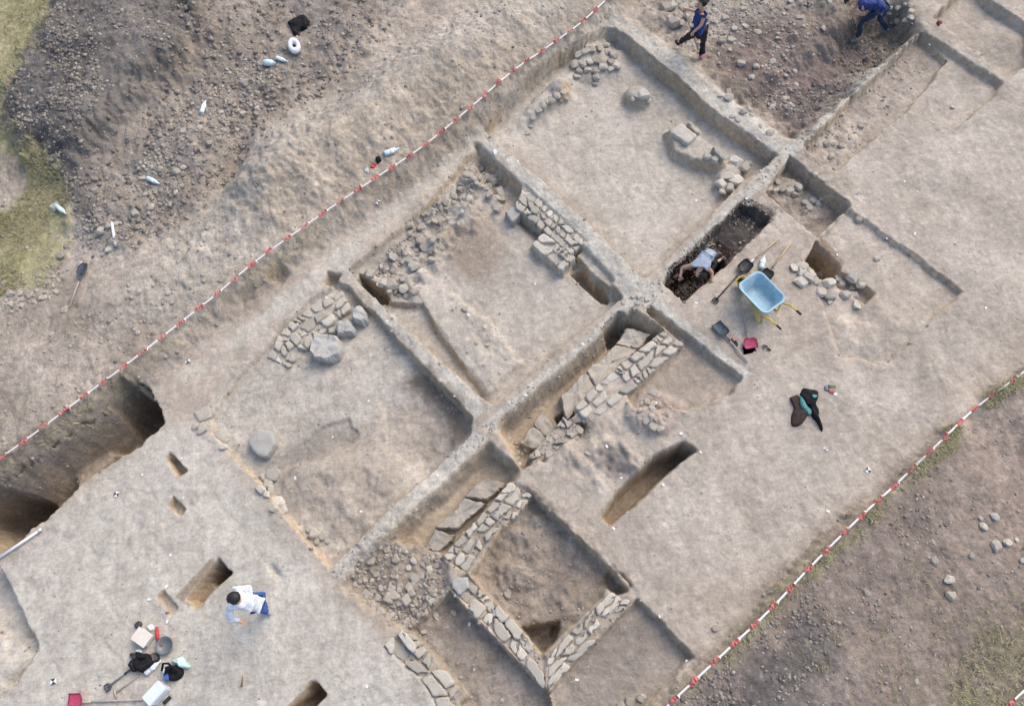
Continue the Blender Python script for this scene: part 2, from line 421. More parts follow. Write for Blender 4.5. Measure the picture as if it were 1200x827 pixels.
EDGE_G = [[(0, 546), (100, 474), (200, 396), (206, 403), (104, 482), (0, 553)],
          [(290, 322), (380, 262), (386, 270), (298, 332)],
          [(1010, 604), (1075, 545), (1115, 512), (1122, 522), (1090, 548), (1050, 585), (1018, 614)],
          [(1146, 478), (1165, 456), (1200, 436), (1204, 448), (1160, 478)],
          [(1110, 500), (1122, 494), (1128, 505), (1116, 515)],
          [(780, 822), (840, 770), (900, 705), (925, 695), (880, 750), (820, 800)],
          [(905, 692), (1000, 615), (1012, 622), (930, 700)]]
for i_, g in enumerate(EDGE_G):
    zone('grass', g, .15 if i_ < 2 else .5, .3, .2, zr=.25)
for pts, val, zr in ((NW, .55, .3), (HEAP, 1.0, .5), (SE, .6, .2), (RUB, .8, -.2), (R12, .5, -.4), (R14, .35, -.4), (R13, .3, -.2),
                     ([(928, 158), (1072, 36), (1060, -40), (760, -60), (740, 20), (850, 108)], 1.0, -.2),
                     ([(869, 239), (906, 257), (802, 352), (776, 331)], 1.0, -.3),
                     ([(430, 325), (500, 245), (560, 180), (600, 210), (560, 262), (480, 350)], .8, -.2),
                     ([(890, 225), (930, 185), (1000, 240), (957, 277)], .6, -.5),
                     ([(944, 168), (1074, 42), (1100, 70), (980, 200)], .5, -.2), (DT, .8, -1), (R1, .22, -.3)):
    zone('rough', pts, val, .5, .2, zr=zr)

BAULKS = [[(560, 500), (745, 345), (762, 352), (578, 510)], [(748, 345), (925, 165), (940, 172), (765, 355)], [(385, 668), (555, 505), (575, 512), (400, 680)],
          [(926, 160), (1070, 36), (1080, 42), (940, 168)], [(395, 310), (408, 306), (575, 478), (556, 492)], [(555, 150), (572, 150), (765, 330), (735, 350)],
          [(745, 350), (765, 345), (880, 436), (868, 444)], [(720, 25), (745, 30), (930, 160), (905, 180)]]
for b_ in BAULKS:
    zone('rough', b_, .42, .12, .05)
    zone('pale', b_, 1.0, .12, .06)
LUMPS = [([(426, 320), (452, 300), (500, 245), (560, 185), (590, 205), (586, 240), (560, 262), (520, 300), (490, 350), (452, 348)], .20),
         ([(928, 158), (1072, 36), (1060, -40), (760, -60), (745, 20), (850, 108)], .08), (RUB, .10), (R12, .13), (R14, .06), ([(330, 560), (420, 530), (480, 560), (440, 610), (390, 645), (345, 600)], .07), ([(430, 470), (478, 446), (536, 488), (500, 552), (446, 530)], .04), ([(895, 224), (930, 190), (990, 240), (957, 270)], .10),
         ([(944, 168), (985, 128), (1015, 150), (978, 200)], .09), ([(525, 345), (560, 370), (608, 425), (575, 455), (540, 405)], .06),
         ([(640, 545), (622, 545), (680, 490), (720, 500), (750, 540), (700, 570)], .10), ([(748, 470), (768, 452), (794, 476), (772, 510), (745, 496)], .14), ([(706, 520), (738, 520), (748, 550), (722, 562), (702, 546)], .12)]
for P_, a_ in LUMPS:
    sl, m = region(P_, .35, .15, -.1)
    n_ = fbm(X[sl], Y[sl], .42, 3, 91, .6)
    n2_ = np.abs(fbm(X[sl], Y[sl], .26, 2, 95))
    Hh[sl] += a_ * m * (np.clip(n_ + .1, -.2, .5) * 1.5 + .8 * np.clip(.25 - n2_, 0, 1) - .1)
for P_ in ([(801, 521), (813, 527), (787, 546), (749, 584), (715, 612), (708, 604), (725, 578), (747, 556), (772, 533)], [(256, 656), (270, 671), (248, 692), (231, 712), (214, 701), (238, 674)],
           [(957, 283), (967, 288), (986, 312), (980, 328), (964, 324), (944, 304)], [(704, 399), (722, 379), (740, 384), (732, 400), (712, 408)], [(421, 322), (452, 340), (456, 350), (440, 352), (424, 334)]):
    zone('brown', P_, .8, .06, .03, zr=-.3)
sl, m = region(HEAP, .8, .2, .5)
Hh[sl] += m * (.16 * fbm(X[sl], Y[sl], 1.2, 4, 111, .6) - .10 * np.clip(.3 - np.abs(fbm(X[sl], Y[sl], .8, 3, 115)), 0, 1))
# relief of the soil surface itself
rough = ZONES['rough']
Hh += (0.010 + 0.055 * rough) * fbm(X, Y, .55, 4, 31, .55) + (0.009 + 0.026 * rough) * fbm(X, Y, .17, 3, 33, .65)
rid = np.abs(fbm(X, Y, .28, 3, 41))
Hh -= (0.004 + .03 * rough) * np.exp(-(rid / .06) ** 2) * (fbm(X, Y, 1.3, 2, 43) > 0.05)
# trodden hollows and trowel grooves
g1 = fbm(U * .35 + V * .05, V, .16, 2, 51)
Hh += .005 * g1 * (1 - rough)
for k_, (cu_, cv_, am_) in enumerate(((1.0, 3.4, .014), (3.0, 1.1, .010))):
    dn = fbm(U * cu_, V * cv_, .42, 2, 120 + 7 * k_)
    Hh -= am_ * np.clip(dn - .30, 0, .3) / .3
pits = np.clip(fbm(X, Y, .33, 2, 57) - .45, 0, 1)
Hh -= .06 * pits * (.4 + rough)

gu = np.gradient(Hh, AU, axis=0)
gv = np.gradient(Hh, AV, axis=1)
slope = np.sqrt(gu ** 2 + gv ** 2)
CUT = sstep(.9, 2.2, slope) * (1 - .6 * rough) * np.clip(.65 + .9 * fbm(X, Y, .7, 3, 99), 0, 1)


def ground_z(x, y):
    u = x * DU[0] + y * DU[1]
    v = x * DV[0] + y * DV[1]
    i = int(np.clip(np.searchsorted(AU, u) - 1, 0, NU - 2))
    j = int(np.clip(np.searchsorted(AV, v) - 1, 0, NV - 2))
    a = (u - AU[i]) / (AU[i + 1] - AU[i])
    b = (v - AV[j]) / (AV[j + 1] - AV[j])
    return float((Hh[i, j] * (1 - a) + Hh[i + 1, j] * a) * (1 - b) + (Hh[i, j + 1] * (1 - a) + Hh[i + 1, j + 1] * a) * b)


def on_ground(px, py, lift=0.0, z0=0.0):
    """the place on the terrain seen at a photo pixel"""
    z = z0
    for _ in range(6):
        p = at(px, py, z)
        z = .5 * z + .5 * ground_z(p.x, p.y)
    p = at(px, py, z)
    p.z = ground_z(p.x, p.y) + lift
    return p


# ---------------------------------------------------------------- materials
def new_mat(name):
    m = bpy.data.materials.new(name)
    m.use_nodes = True
    return m, m.node_tree, m.node_tree.nodes['Principled BSDF']


def lk(t, a, b):
    t.links.new(a, b)


def nd(t, kind, **kw):
    n = t.nodes.new(kind)
    for k, v in kw.items():
        if k.startswith('i_'):
            n.inputs[k[2:].replace('_', ' ')].default_value = v
        else:
            setattr(n, k, v)
    return n


def mixc(t, fac, a, b, mode='MIX'):
    n = t.nodes.new('ShaderNodeMix')
    n.data_type = 'RGBA'
    n.blend_type = mode
    for s, v in ((0, fac), (6, a), (7, b)):
        if hasattr(v, 'is_linked') or hasattr(v, 'links'):
            lk(t, v, n.inputs[s])
        else:
            n.inputs[s].default_value = v if s == 0 else (*v, 1) if len(v) == 3 else v
    return n.outputs[2]


def rampf(t, src, lo, hi, a=0.0, b=1.0):
    n = t.nodes.new('ShaderNodeMapRange')
    n.inputs[1].default_value, n.inputs[2].default_value, n.inputs[3].default_value, n.inputs[4].default_value = lo, hi, a, b
    lk(t, src, n.inputs[0])
    return n.outputs[0]


def noise(t, vec, scale, detail=4, rough=.55, dist=0.0):
    n = nd(t, 'ShaderNodeTexNoise', i_Scale=scale, i_Detail=detail, i_Roughness=rough, i_Distortion=dist)
    lk(t, vec, n.inputs['Vector'])
    return n.outputs['Fac']


def mult(t, col, f):
    """col times a grey factor"""
    n = t.nodes.new('ShaderNodeVectorMath')
    n.operation = 'SCALE'
    lk(t, col, n.inputs[0])
    lk(t, f, n.inputs['Scale'])
    return n.outputs[0]


def ground_material():
    m, t, b = new_mat('excavated_soil')
    geo = t.nodes.new('ShaderNodeNewGeometry')
    P = geo.outputs['Position']
    A = nd(t, 'ShaderNodeVertexColor', layer_name='soil_a')
    B = nd(t, 'ShaderNodeVertexColor', layer_name='soil_b')
    sa, sb = t.nodes.new('ShaderNodeSeparateColor'), t.nodes.new('ShaderNodeSeparateColor')
    lk(t, A.outputs[0], sa.inputs[0])
    lk(t, B.outputs[0], sb.inputs[0])
    n_big = noise(t, P, .7, 4)
    n_mid = noise(t, P, 3.2, 5, .6, .6)
    n_fin = noise(t, P, 17, 6, .65)
    n_grain = noise(t, P, 60, 4, .7)

    def soft(src, amt=.5):
        """mask broken up by the soil's own mottling"""
        a = t.nodes.new('ShaderNodeMath')
        a.operation = 'MULTIPLY_ADD'
        lk(t, n_mid, a.inputs[0])
        a.inputs[1].default_value = amt
        a.inputs[2].default_value = 1 - amt * .5
        c = t.nodes.new('ShaderNodeMath')
        c.operation = 'MULTIPLY'
        c.use_clamp = True
        lk(t, src, c.inputs[0])
        lk(t, a.outputs[0], c.inputs[1])
        return c.outputs[0]

    col = mixc(t, rampf(t, n_big, .35, .65), (.325, .280, .228), (.392, .344, .288))
    col = mixc(t, soft(sa.outputs[2], .6), col, (.430, .405, .352))            # pale trodden surface
    col = mixc(t, soft(sb.outputs[2], .8), col, (.225, .172, .125))            # brown earth
    col = mixc(t, soft(sa.outputs[1], .7), col, (.41, .325, .225))            # tan subsoil
    col = mixc(t, soft(sb.outputs[0], .8), col, (.330, .235, .200))            # reddish burnt clay
    col = mixc(t, soft(sa.outputs[0], .9), col, (.108, .102, .098))            # dark topsoil
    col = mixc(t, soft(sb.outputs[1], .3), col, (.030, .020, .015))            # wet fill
    col = mixc(t, soft(B.outputs[1], .8), col, (.315, .290, .160))             # grass thatch
    # mottling, streaks, grit
    n_blot = noise(t, P, 1.5, 6, .68, .4)
    n_clump = noise(t, P, 8.0, 5, .7, .3)
    amt = rampf(t, A.outputs[1], 0, .8, .85, 1.25)

    def vary(c, src, k):
        f = rampf(t, src, .25, .75, -k, k)
        mm_ = t.nodes.new('ShaderNodeMath')
        mm_.operation = 'MULTIPLY_ADD'
        lk(t, f, mm_.inputs[0])
        lk(t, amt, mm_.inputs[1])
        mm_.inputs[2].default_value = 1.0
        return mult(t, c, mm_.outputs[0])

    mq = nd(t, 'ShaderNodeMapping')
    mq.inputs['Rotation'].default_value = (0, 0, .65)
    mq.inputs['Scale'].default_value = (2.2, .55, 1)
    lk(t, P, mq.inputs[0])
    col = vary(col, noise(t, mq.outputs[0], 1.0, 6, .7, 1.5), .20)
    n_blot = noise(t, P, 1.4, 6, .66, .5)
    n_clump = noise(t, P, 8.0, 5, .65, .3)
    col = mixc(t, rampf(t, n_blot, .54, .74, 0, .36), col, (.235, .200, .166))    # damp and trodden-in smudges
    col = mixc(t, rampf(t, n_clump, .58, .78, 0, .30), col, (.50, .462, .40))     # dry dusty crust
    col = vary(col, n_big, .14)
    col = vary(col, n_mid, .18)
    col = vary(col, n_clump, .20)
    col = vary(col, n_fin, .20)
    col = vary(col, n_grain, .09)
    mp = nd(t, 'ShaderNodeMapping')
    mp.inputs['Rotation'].default_value = (0, 0, -.2)
    mp.inputs['Scale'].default_value = (1.6, 9.0, 3)
    lk(t, P, mp.inputs[0])
    st = noise(t, mp.outputs[0], 1.6, 4, .6, 1.2)
    col = mult(t, col, rampf(t, st, .3, .7, .90, 1.09))
    vor = nd(t, 'ShaderNodeTexVoronoi', i_Scale=9.0, i_Randomness=1.0)
    lk(t, P, vor.inputs['Vector'])
    spk = rampf(t, vor.outputs['Distance'], .05, .09, 1, 0)
    sepv = t.nodes.new('ShaderNodeSeparateColor')
    lk(t, vor.outputs['Color'], sepv.inputs[0])
    gate = rampf(t, sepv.outputs[0], .70, .72)
    mm = t.nodes.new('ShaderNodeMath')
    mm.operation = 'MULTIPLY'
    lk(t, spk, mm.inputs[0])
    lk(t, gate, mm.inputs[1])
    spot = mixc(t, sepv.outputs[1], (.20, .165, .135), (.60, .565, .51))
    col = mixc(t, mm.outputs[0], col, spot)
    lk(t, col, b.inputs['Base Color'])
    b.inputs['Roughness'].default_value = .95
    b.inputs['Specular IOR Level'].default_value = .15
    bp = nd(t, 'ShaderNodeBump', i_Strength=.8, i_Distance=.035)
    hs = t.nodes.new('ShaderNodeMath')
    hs.operation = 'MULTIPLY_ADD'
    lk(t, n_grain, hs.inputs[0])
    hs.inputs[1].default_value = .45
    lk(t, n_fin, hs.inputs[2])
    lk(t, hs.outputs[0], bp.inputs['Height'])
    lk(t, rampf(t, A.outputs[1], 0, .7, .5, 1.0), bp.inputs['Strength'])
    lk(t, bp.outputs[0], b.inputs['Normal'])
    return m


def stone_material(name, c0, c1, rnd=.35, island=False):
    m, t, b = new_mat(name)
    geo = t.nodes.new('ShaderNodeNewGeometry')
    P = geo.outputs['Position']
    oi = t.nodes.new('ShaderNodeObjectInfo')
    r = geo.outputs['Random Per Island'] if island else oi.outputs['Random']
    col = mixc(t, r, c0, c1)
    n1, n2 = noise(t, P, 7, 5, .6, .8), noise(t, P, 38, 5, .7)
    col = mixc(t, rampf(t, n1, .40, .66, 0, .7), col, (.39, .35, .29))       # earth still sticking to it
    col = mult(t, col, rampf(t, n2, .25, .75, .80, 1.18))
    w = nd(t, 'ShaderNodeTexWhiteNoise', noise_dimensions='1D')
    lk(t, r, w.inputs['W'])
    col = mult(t, col, rampf(t, w.outputs['Value'], 0, 1, 1 - rnd * .6, 1 + rnd * .3))
    lk(t, col, b.inputs['Base Color'])
    b.inputs['Roughness'].default_value = .9
    b.inputs['Specular IOR Level'].default_value = .2
    bp = nd(t, 'ShaderNodeBump', i_Strength=.6, i_Distance=.02)
    lk(t, n2, bp.inputs['Height'])
    lk(t, bp.outputs[0], b.inputs['Normal'])
    return m


def plain(name, col, rough=.6, metal=0.0, var=.12, scale=30, bump_s=.0, spec=.4):
    m, t, b = new_mat(name)
    geo = t.nodes.new('ShaderNodeNewGeometry')
    n = noise(t, geo.outputs['Position'], scale, 4, .6)
    rgb = nd(t, 'ShaderNodeRGB')
    rgb.outputs[0].default_value = (*col, 1)
    lk(t, mult(t, rgb.outputs[0], rampf(t, n, .3, .7, 1 - var, 1 + var)), b.inputs['Base Color'])
    b.inputs['Roughness'].default_value = rough
    b.inputs['Metallic'].default_value = metal
    b.inputs['Specular IOR Level'].default_value = spec
    if bump_s:
        bp = nd(t, 'ShaderNodeBump', i_Strength=bump_s, i_Distance=.01)
        lk(t, n, bp.inputs['Height'])
        lk(t, bp.outputs[0], b.inputs['Normal'])
    return m


M = {
    'stone': stone_material('pale_limestone', (.39, .36, .305), (.52, .485, .42), .4),
    'boulder': stone_material('grey_boulder_stone', (.33, .335, .325), (.40, .395, .375), .2),
    'rubble': stone_material('dusty_rubble_stone', (.32, .285, .238), (.44, .405, .35)),
    'gravel': stone_material('gravel_stone', (.19, .165, .14), (.42, .38, .33), .4, True),
    'clod': stone_material('dark_earth_clod', (.10, .087, .077), (.23, .20, .172), .4, True),
    'white': plain('white_plastic', (.64, .65, .66), .5, var=.05),
    'foam': plain('white_foam', (.60, .65, .70), .7, var=.05),
    'board': plain('cream_board', (.62, .57, .49), .6, var=.08, scale=9),
    'black': plain('black_fabric', (.012, .012, .014), .9, var=.4, bump_s=.5, spec=.2),
    'blackplastic': plain('black_plastic', (.025, .026, .03), .45),
    'greyplastic': plain('grey_metal', (.16, .17, .185), .45, .3),
    'steel': plain('worn_blue_steel', (.085, .125, .165), .5, .3, .35),
    'darksteel': plain('dark_worn_steel', (.06, .065, .072), .5, .4, .35),
    'glaresteel': plain('painted_glare_steel', (.48, .50, .54), .4, .4, .2),  # pale tone stands in for white glare on a dark shovel blade
    'wood': plain('ash_wood', (.42, .31, .20), .7, var=.2, scale=14),
    'greywood': plain('weathered_wood', (.36, .32, .27), .8, var=.2, scale=14),
    'pink': plain('pink_plastic', (.70, .12, .23), .5, var=.15),
    'red': plain('red_plastic', (.42, .02, .03), .45),
    'lightblue': plain('light_blue_plastic', (.40, .58, .78), .5),
    'tray': plain('pale_blue_enamel', (.30, .455, .53), .6, .0, .2, 7),
    'yellow': plain('yellow_paint', (.62, .43, .03), .5, .0, .15),
    'rubber': plain('black_rubber', (.02, .02, .02), .8),
    'teal': plain('teal_fabric', (.10, .28, .26), .8, var=.4),
    'brownfab': plain('dark_brown_fabric', (.035, .020, .018), .9, var=.4),
    'bottle': plain('clear_bottle_plastic', (.52, .68, .72), .2, spec=.6),
    'label': plain('bottle_label', (.72, .80, .84), .5),
    'tealbag': plain('pale_teal_bag', (.45, .68, .64), .4, var=.35, scale=18),
    'tape_w': plain('tape_white', (.72, .70, .70), .5, var=.05),
    'tape_r': plain('tape_red', (.50, .12, .12), .5, var=.25, scale=60),
    'skin': plain('skin', (.52, .31, .22), .6, var=.06),
    'hairblack': plain('black_hair', (.012, .010, .010), .6, var=.3),
    'shirtwhite': plain('white_cotton', (.60, .64, .70), .9, var=.04, bump_s=.3),
    'jeans': plain('blue_denim', (.045, .105, .32), .9, var=.25, bump_s=.3),
    'darkjeans': plain('dark_denim', (.022, .038, .075), .9, var=.25, bump_s=.3),
    'navy': plain('blue_cotton', (.020, .042, .165), .9, var=.15, bump_s=.3),
    'blacktrousers': plain('black_cotton', (.014, .015, .019), .9, var=.3, bump_s=.3),
    'greyshirt': plain('grey_blue_cotton', (.30, .34, .41), .9, var=.12, bump_s=.3),
    'shoegrey': plain('grey_shoe', (.30, .33, .33), .7),
    'shoepink': plain('pink_shoe', (.72, .22, .34), .6),
    'shoeblue': plain('blue_grey_shoe', (.13, .19, .21), .7),
    'maroon': plain('maroon_cloth', (.15, .02, .04), .9),
    'paper': plain('white_paper', (.70, .70, .71), .7, var=.03),
    'purple': plain('purple_foil', (.13, .12, .22), .4),
    'green': plain('green_foil', (.07, .13, .06), .4),
    'orange': plain('orange_foil', (.34, .12, .08), .4),
    'rust': plain('rusty_iron', (.20, .105, .055), .8),
}


def grass_material():
    m, t, b = new_mat('dry_grass')
    geo = t.nodes.new('ShaderNodeNewGeometry')
    r = t.nodes.new('ShaderNodeValToRGB')
    e = r.color_ramp.elements
    e[0].position, e[0].color = 0, (.145, .152, .070, 1)
    e[1].position, e[1].color = 1, (.55, .49, .32, 1)
    x = r.color_ramp.elements.new(.45)
    x.color = (.32, .298, .165, 1)
    n = noise(t, geo.outputs['Position'], 1.3, 3)
    mm = t.nodes.new('ShaderNodeMath')
    mm.operation = 'MULTIPLY_ADD'
    lk(t, geo.outputs['Random Per Island'], mm.inputs[0])
    mm.inputs[1].default_value = .55
    lk(t, rampf(t, n, .3, .7, 0, .45), mm.inputs[2])
    lk(t, mm.outputs[0], r.inputs[0])
    lk(t, r.outputs[0], b.inputs['Base Color'])
    b.inputs['Roughness'].default_value = .8
    b.inputs['Specular IOR Level'].default_value = .2
    return m


M['grass'] = grass_material()


def muddy(m, mud=(.26, .215, .165), lo=.50, hi=.66, scale=6, amt=.75):
    """dried mud smeared over a made thing, thicker on faces that look up"""
    t = m.node_tree
    b = t.nodes['Principled BSDF']
    src = b.inputs['Base Color'].links[0].from_socket
    geo = t.nodes.new('ShaderNodeNewGeometry')
    f = rampf(t, noise(t, geo.outputs['Position'], scale, 6, .7, .6), lo, hi, 0, amt)
    lk(t, mixc(t, f, src, mud), b.inputs['Base Color'])


muddy(M['tray'], scale=5, lo=.5, hi=.72, amt=.45)
for k_ in ('yellow', 'pink', 'steel', 'darksteel', 'greyplastic', 'blackplastic', 'lightblue', 'red'):
    muddy(M[k_], scale=11, lo=.52, hi=.7, amt=.6)
for k_ in ('navy', 'darkjeans', 'blacktrousers', 'jeans', 'greyshirt', 'shoepink', 'shoeblue', 'shoegrey'):
    muddy(M[k_], (.30, .26, .21), .55, .75, 9, .28)


# ---------------------------------------------------------------- object helpers
def tag(o, label=None, cat=None, group=None, kind=None):
    for k, v in (('label', label), ('category', cat), ('group', group), ('kind', kind or ('thing' if cat else None))):
        if v:
            o[k] = v
    return o


def link_mesh(name, me, mats=None, parent=None, smooth=False):
    o = bpy.data.objects.new(name, me)
    COL.objects.link(o)
    if mats:
        for m in (mats if isinstance(mats, (list, tuple)) else [mats]):
            me.materials.append(m)
    if parent:
        o.parent = parent
    if smooth:
        me.polygons.foreach_set('use_smooth', [True] * len(me.polygons))
    return o


def obj(name, bm, mat, parent=None, smooth=False):
    me = bpy.data.meshes.new(name)
    bm.normal_update()
    bm.to_mesh(me)
    bm.free()
    return link_mesh(name, me, mat, parent, smooth)


def thing(name, loc, label, cat, group=None, rotz=0.0):
    o = bpy.data.objects.new(name, None)
    COL.objects.link(o)
    o.location = loc
    o.rotation_euler = (0, 0, rotz)
    o.empty_display_size = .2
    return tag(o, label, cat, group)


def np_mesh(name, verts, faces, nper):
    me = bpy.data.meshes.new(name)
    nf = len(faces)
    me.vertices.add(len(verts))
    me.vertices.foreach_set('co', np.ascontiguousarray(verts, np.float32).ravel())
    me.loops.add(nf * nper)
    me.loops.foreach_set('vertex_index', np.ascontiguousarray(faces, np.int32).ravel())
    me.polygons.add(nf)
    me.polygons.foreach_set('loop_start', np.arange(0, nf * nper, nper, dtype=np.int32))
    me.update(calc_edges=True)
    return me


# ---------------------------------------------------------------- build the ground
def build_ground():
    v = np.stack([X, Y, Hh], -1).reshape(-1, 3)
    i = np.arange(NU - 1)[:, None] * NV + np.arange(NV - 1)[None, :]
    f = np.stack([i, i + NV, i + NV + 1, i + 1], -1).reshape(-1, 4)
    me = np_mesh('ground', v, f, 4)
    me.polygons.foreach_set('use_smooth', np.ones(len(f), bool))
    z = ZONES
    brown = np.maximum(z['brown'], CUT * .15)
    for name, ch in (('soil_a', (z['dark'], np.maximum(z['tan'], CUT * 1.2), z['pale'], z['rough'])), ('soil_b', (z['pink'], z['wet'], brown, z['grass']))):
        at_ = me.attributes.new(name, 'FLOAT_COLOR', 'POINT')
        at_.data.foreach_set('color', np.clip(np.stack(ch, -1), 0, 1).astype(np.float32).ravel())
    o = link_mesh('ground', me, ground_material())
    tag(o, kind='structure')


build_ground()


# ---------------------------------------------------------------- stones
def rock_bm(seed, sub=2, cuts=9, rough=.06):
    r = random.Random(seed)
    bm = bmesh.new()
    bmesh.ops.create_icosphere(bm, subdivisions=sub, radius=1)
    planes = [(Vector((r.gauss(0, 1), r.gauss(0, 1), r.gauss(0, .8))).normalized(), r.uniform(.52, .85)) for _ in range(cuts)]
    planes += [(Vector((r.gauss(0, .12), r.gauss(0, .12), 1)).normalized(), r.uniform(.5, .75))]
    for v in bm.verts:
        for n, d in planes:
            e = v.co.dot(n) - d
            if e > 0:
                v.co -= n * e * .96
        v.co *= 1 + r.uniform(-rough, rough)
    return bm


ROCKS = []
for s in range(10):
    b_ = rock_bm(100 + s, 3, 10, .025)
    me_ = bpy.data.meshes.new('rock')
    b_.to_mesh(me_)
    b_.free()
    ROCKS.append(me_)
ROCKM = {}


def rock_variant(i, mk):
    if (i, mk) not in ROCKM:
        me = ROCKS[i].copy()
        me.name = 'stone'
        me.materials.append(M[mk])
        ROCKM[i, mk] = me
    return ROCKM[i, mk]


def stone(px, py, sx, label, group=None, mk='rubble', name='rubble_stone', cat='stone', sy=None, sz=None, rot=None, sink=.45, z0=0.0, var=None):
    """one loose stone, half-sizes in metres"""
    sx *= .66
    sy = sy or sx * random.uniform(.65, 1.0)
    sz = sz or min(sx, sy) * random.uniform(.55, .85)
    p = on_ground(px, py, 0, z0)
    i = random.randrange(10) if var is None else var
    o = bpy.data.objects.new(name, rock_variant(i, mk))
    COL.objects.link(o)
    o.location = (p.x, p.y, p.z + sz * (.62 - sink))
    o.scale = (sx, sy, sz)
    o.rotation_euler = (random.uniform(-.15, .15), random.uniform(-.15, .15), random.uniform(0, 6.28) if rot is None else rot)
    return tag(o, label, cat, group)


def in_poly(poly, x, y):
    c = False
    n = len(poly)
    for i in range(n):
        ax, ay = poly[i]
        bx, by = poly[(i + 1) % n]
        if (ay > y) != (by > y) and x < (bx - ax) * (y - ay) / (by - ay) + ax:
            c = not c
    return c


def rand_in(poly, r=random):
    xs, ys = [p[0] for p in poly], [p[1] for p in poly]
    for _ in range(400):
        x, y = r.uniform(min(xs), max(xs)), r.uniform(min(ys), max(ys))
        if in_poly(poly, x, y):
            return x, y
    return xs[0], ys[0]


def scatter(poly, n, s0, s1, label, group, mk='rubble', name='rubble_stone', z0=0.0, sink=.4, mind=5):
    pts = []
    for _ in range(n * 6):
        if len(pts) >= n:
            break
        x, y = rand_in(poly)
        if all((x - a) ** 2 + (y - b) ** 2 > mind * mind for a, b in pts):
            pts.append((x, y))
            stone(x, y, s0 + (s1 - s0) * random.random() ** 1.6, label, group, mk, name, z0=z0, sink=sink)


# masonry: cells of a wall outline, each an angular block
def clip_half(poly, p, n):
    out = []
    k = len(poly)
    for i in range(k):
        a, b = poly[i], poly[(i + 1) % k]
        da, db = (a - p).dot(n), (b - p).dot(n)
        if da <= 0:
            out.append(a)
        if (da < 0 < db) or (db < 0 < da):
            out.append(a + (b - a) * (da / (da - db)))
    return out


def area_c(poly):
    a = cx = cy = 0
    for i in range(len(poly)):
        p, q = poly[i], poly[(i + 1) % len(poly)]
        k = p.x * q.y - q.x * p.y
        a += k
        cx += (p.x + q.x) * k
        cy += (p.y + q.y) * k
    return a / 2, Vector((cx / (3 * a), cy / (3 * a))) if abs(a) > 1e-9 else poly[0]


def cells(poly, n, r, relax=2, split=.5):
    xy = [(p.x, p.y) for p in poly]
    seeds = [Vector(rand_in(xy, r)) for _ in range(n)]
    res = []
    for it in range(relax + 1):
        res = []
        for i, s in enumerate(seeds):
            c = list(poly)
            for j, q in enumerate(seeds):
                if i != j and c:
                    c = clip_half(c, (s + q) / 2, (q - s).normalized())
            res.append(c)
        if it < relax:
            seeds = [area_c(c)[1] if len(c) > 2 else s for c, s in zip(res, seeds)]
            seeds = [s + Vector((r.gauss(0, .045), r.gauss(0, .045))) for s in seeds]
    out = []
    for c in res:
        if len(c) > 2 and abs(area_c(c)[0]) > .035 and r.random() < split:
            m_ = area_c(c)[1] + Vector((r.gauss(0, .03), r.gauss(0, .03)))
            a = r.uniform(0, 6.28)
            n_ = Vector((math.cos(a), math.sin(a)))
            out += [clip_half(c, m_, n_), clip_half(c, m_, -n_)]
        else:
            out.append(c)
    return [c for c in out if len(c) > 2 and abs(area_c(c)[0]) > .003]


def along(pts, f):
    L = [0.0]
    for a, b in zip(pts, pts[1:]):
        L.append(L[-1] + (b - a).length)
    d = min(max(f, 0), 1) * L[-1]
    for i in range(len(pts) - 1):
        if d <= L[i + 1] or i == len(pts) - 2:
            return pts[i] + (pts[i + 1] - pts[i]) * ((d - L[i]) / max(L[i + 1] - L[i], 1e-6))


def strip_cells(A, B, rows, bl, r):
    """roughly squared blocks laid in rows between two wall edges"""
    def P(f, g):
        return along(A, f).lerp(along(B, f), g)
    length = sum((b - a).length for a, b in zip(A, A[1:]))
    wob = [[r.uniform(-.10, .10) / rows for _ in range(14)] for _ in range(rows + 1)]

    def G(row, f):
        k = min(max(f, 0), 1) * 12.999
        i = int(k)
        v = wob[row][i] + (wob[row][i + 1] - wob[row][i]) * (k - i)
        return row / rows + (v * 1.6 if 0 < row < rows else v * .35)
    out = []
    for row in range(rows):
        cuts = [0.0]
        while cuts[-1] < 1:
            cuts.append(cuts[-1] + bl * r.uniform(.45, 1.5) / length)
        if len(cuts) > 2 and 1 - cuts[-2] < .25 * bl / length:
            cuts.pop(-2)
        cuts[-1] = 1.0
        sk = [0] + [r.gauss(0, .12 if bl < .45 else .05) * bl / length for _ in cuts[1:-1]] + [0]
        for i in range(len(cuts) - 1):
            f0, f1, s0, s1 = cuts[i], cuts[i + 1], sk[i], sk[i + 1]
            fm = (f0 + f1) / 2
            q = [P(f0 - s0, G(row, f0)), P(fm, G(row, fm) + r.gauss(0, .02)), P(f1 - s1, G(row, f1)), P(f1 + s1, G(row + 1, f1)), P(fm, G(row + 1, fm) + r.gauss(0, .02)), P(f0 + s0, G(row + 1, f0))]
            if r.random() < .45:
                k = r.choice((0, 2, 3, 5))
                q[k] = q[k].lerp(sum(q, Vector((0, 0))) / 6, r.uniform(.15, .4))
            u = r.random()
            if u < .25 and .2 < bl < .45:
                m_ = sum(q, Vector((0, 0))) / 6
                n_ = (q[2] - q[0]).normalized()
                n_.rotate(Matrix.Rotation(r.gauss(0, .5), 2))
                out += [clip_half(q, m_, n_), clip_half(q, m_, -n_)]
            else:
                out.append(q)
    return [c for c in out if len(c) > 2 and abs(area_c(c)[0]) > .004]


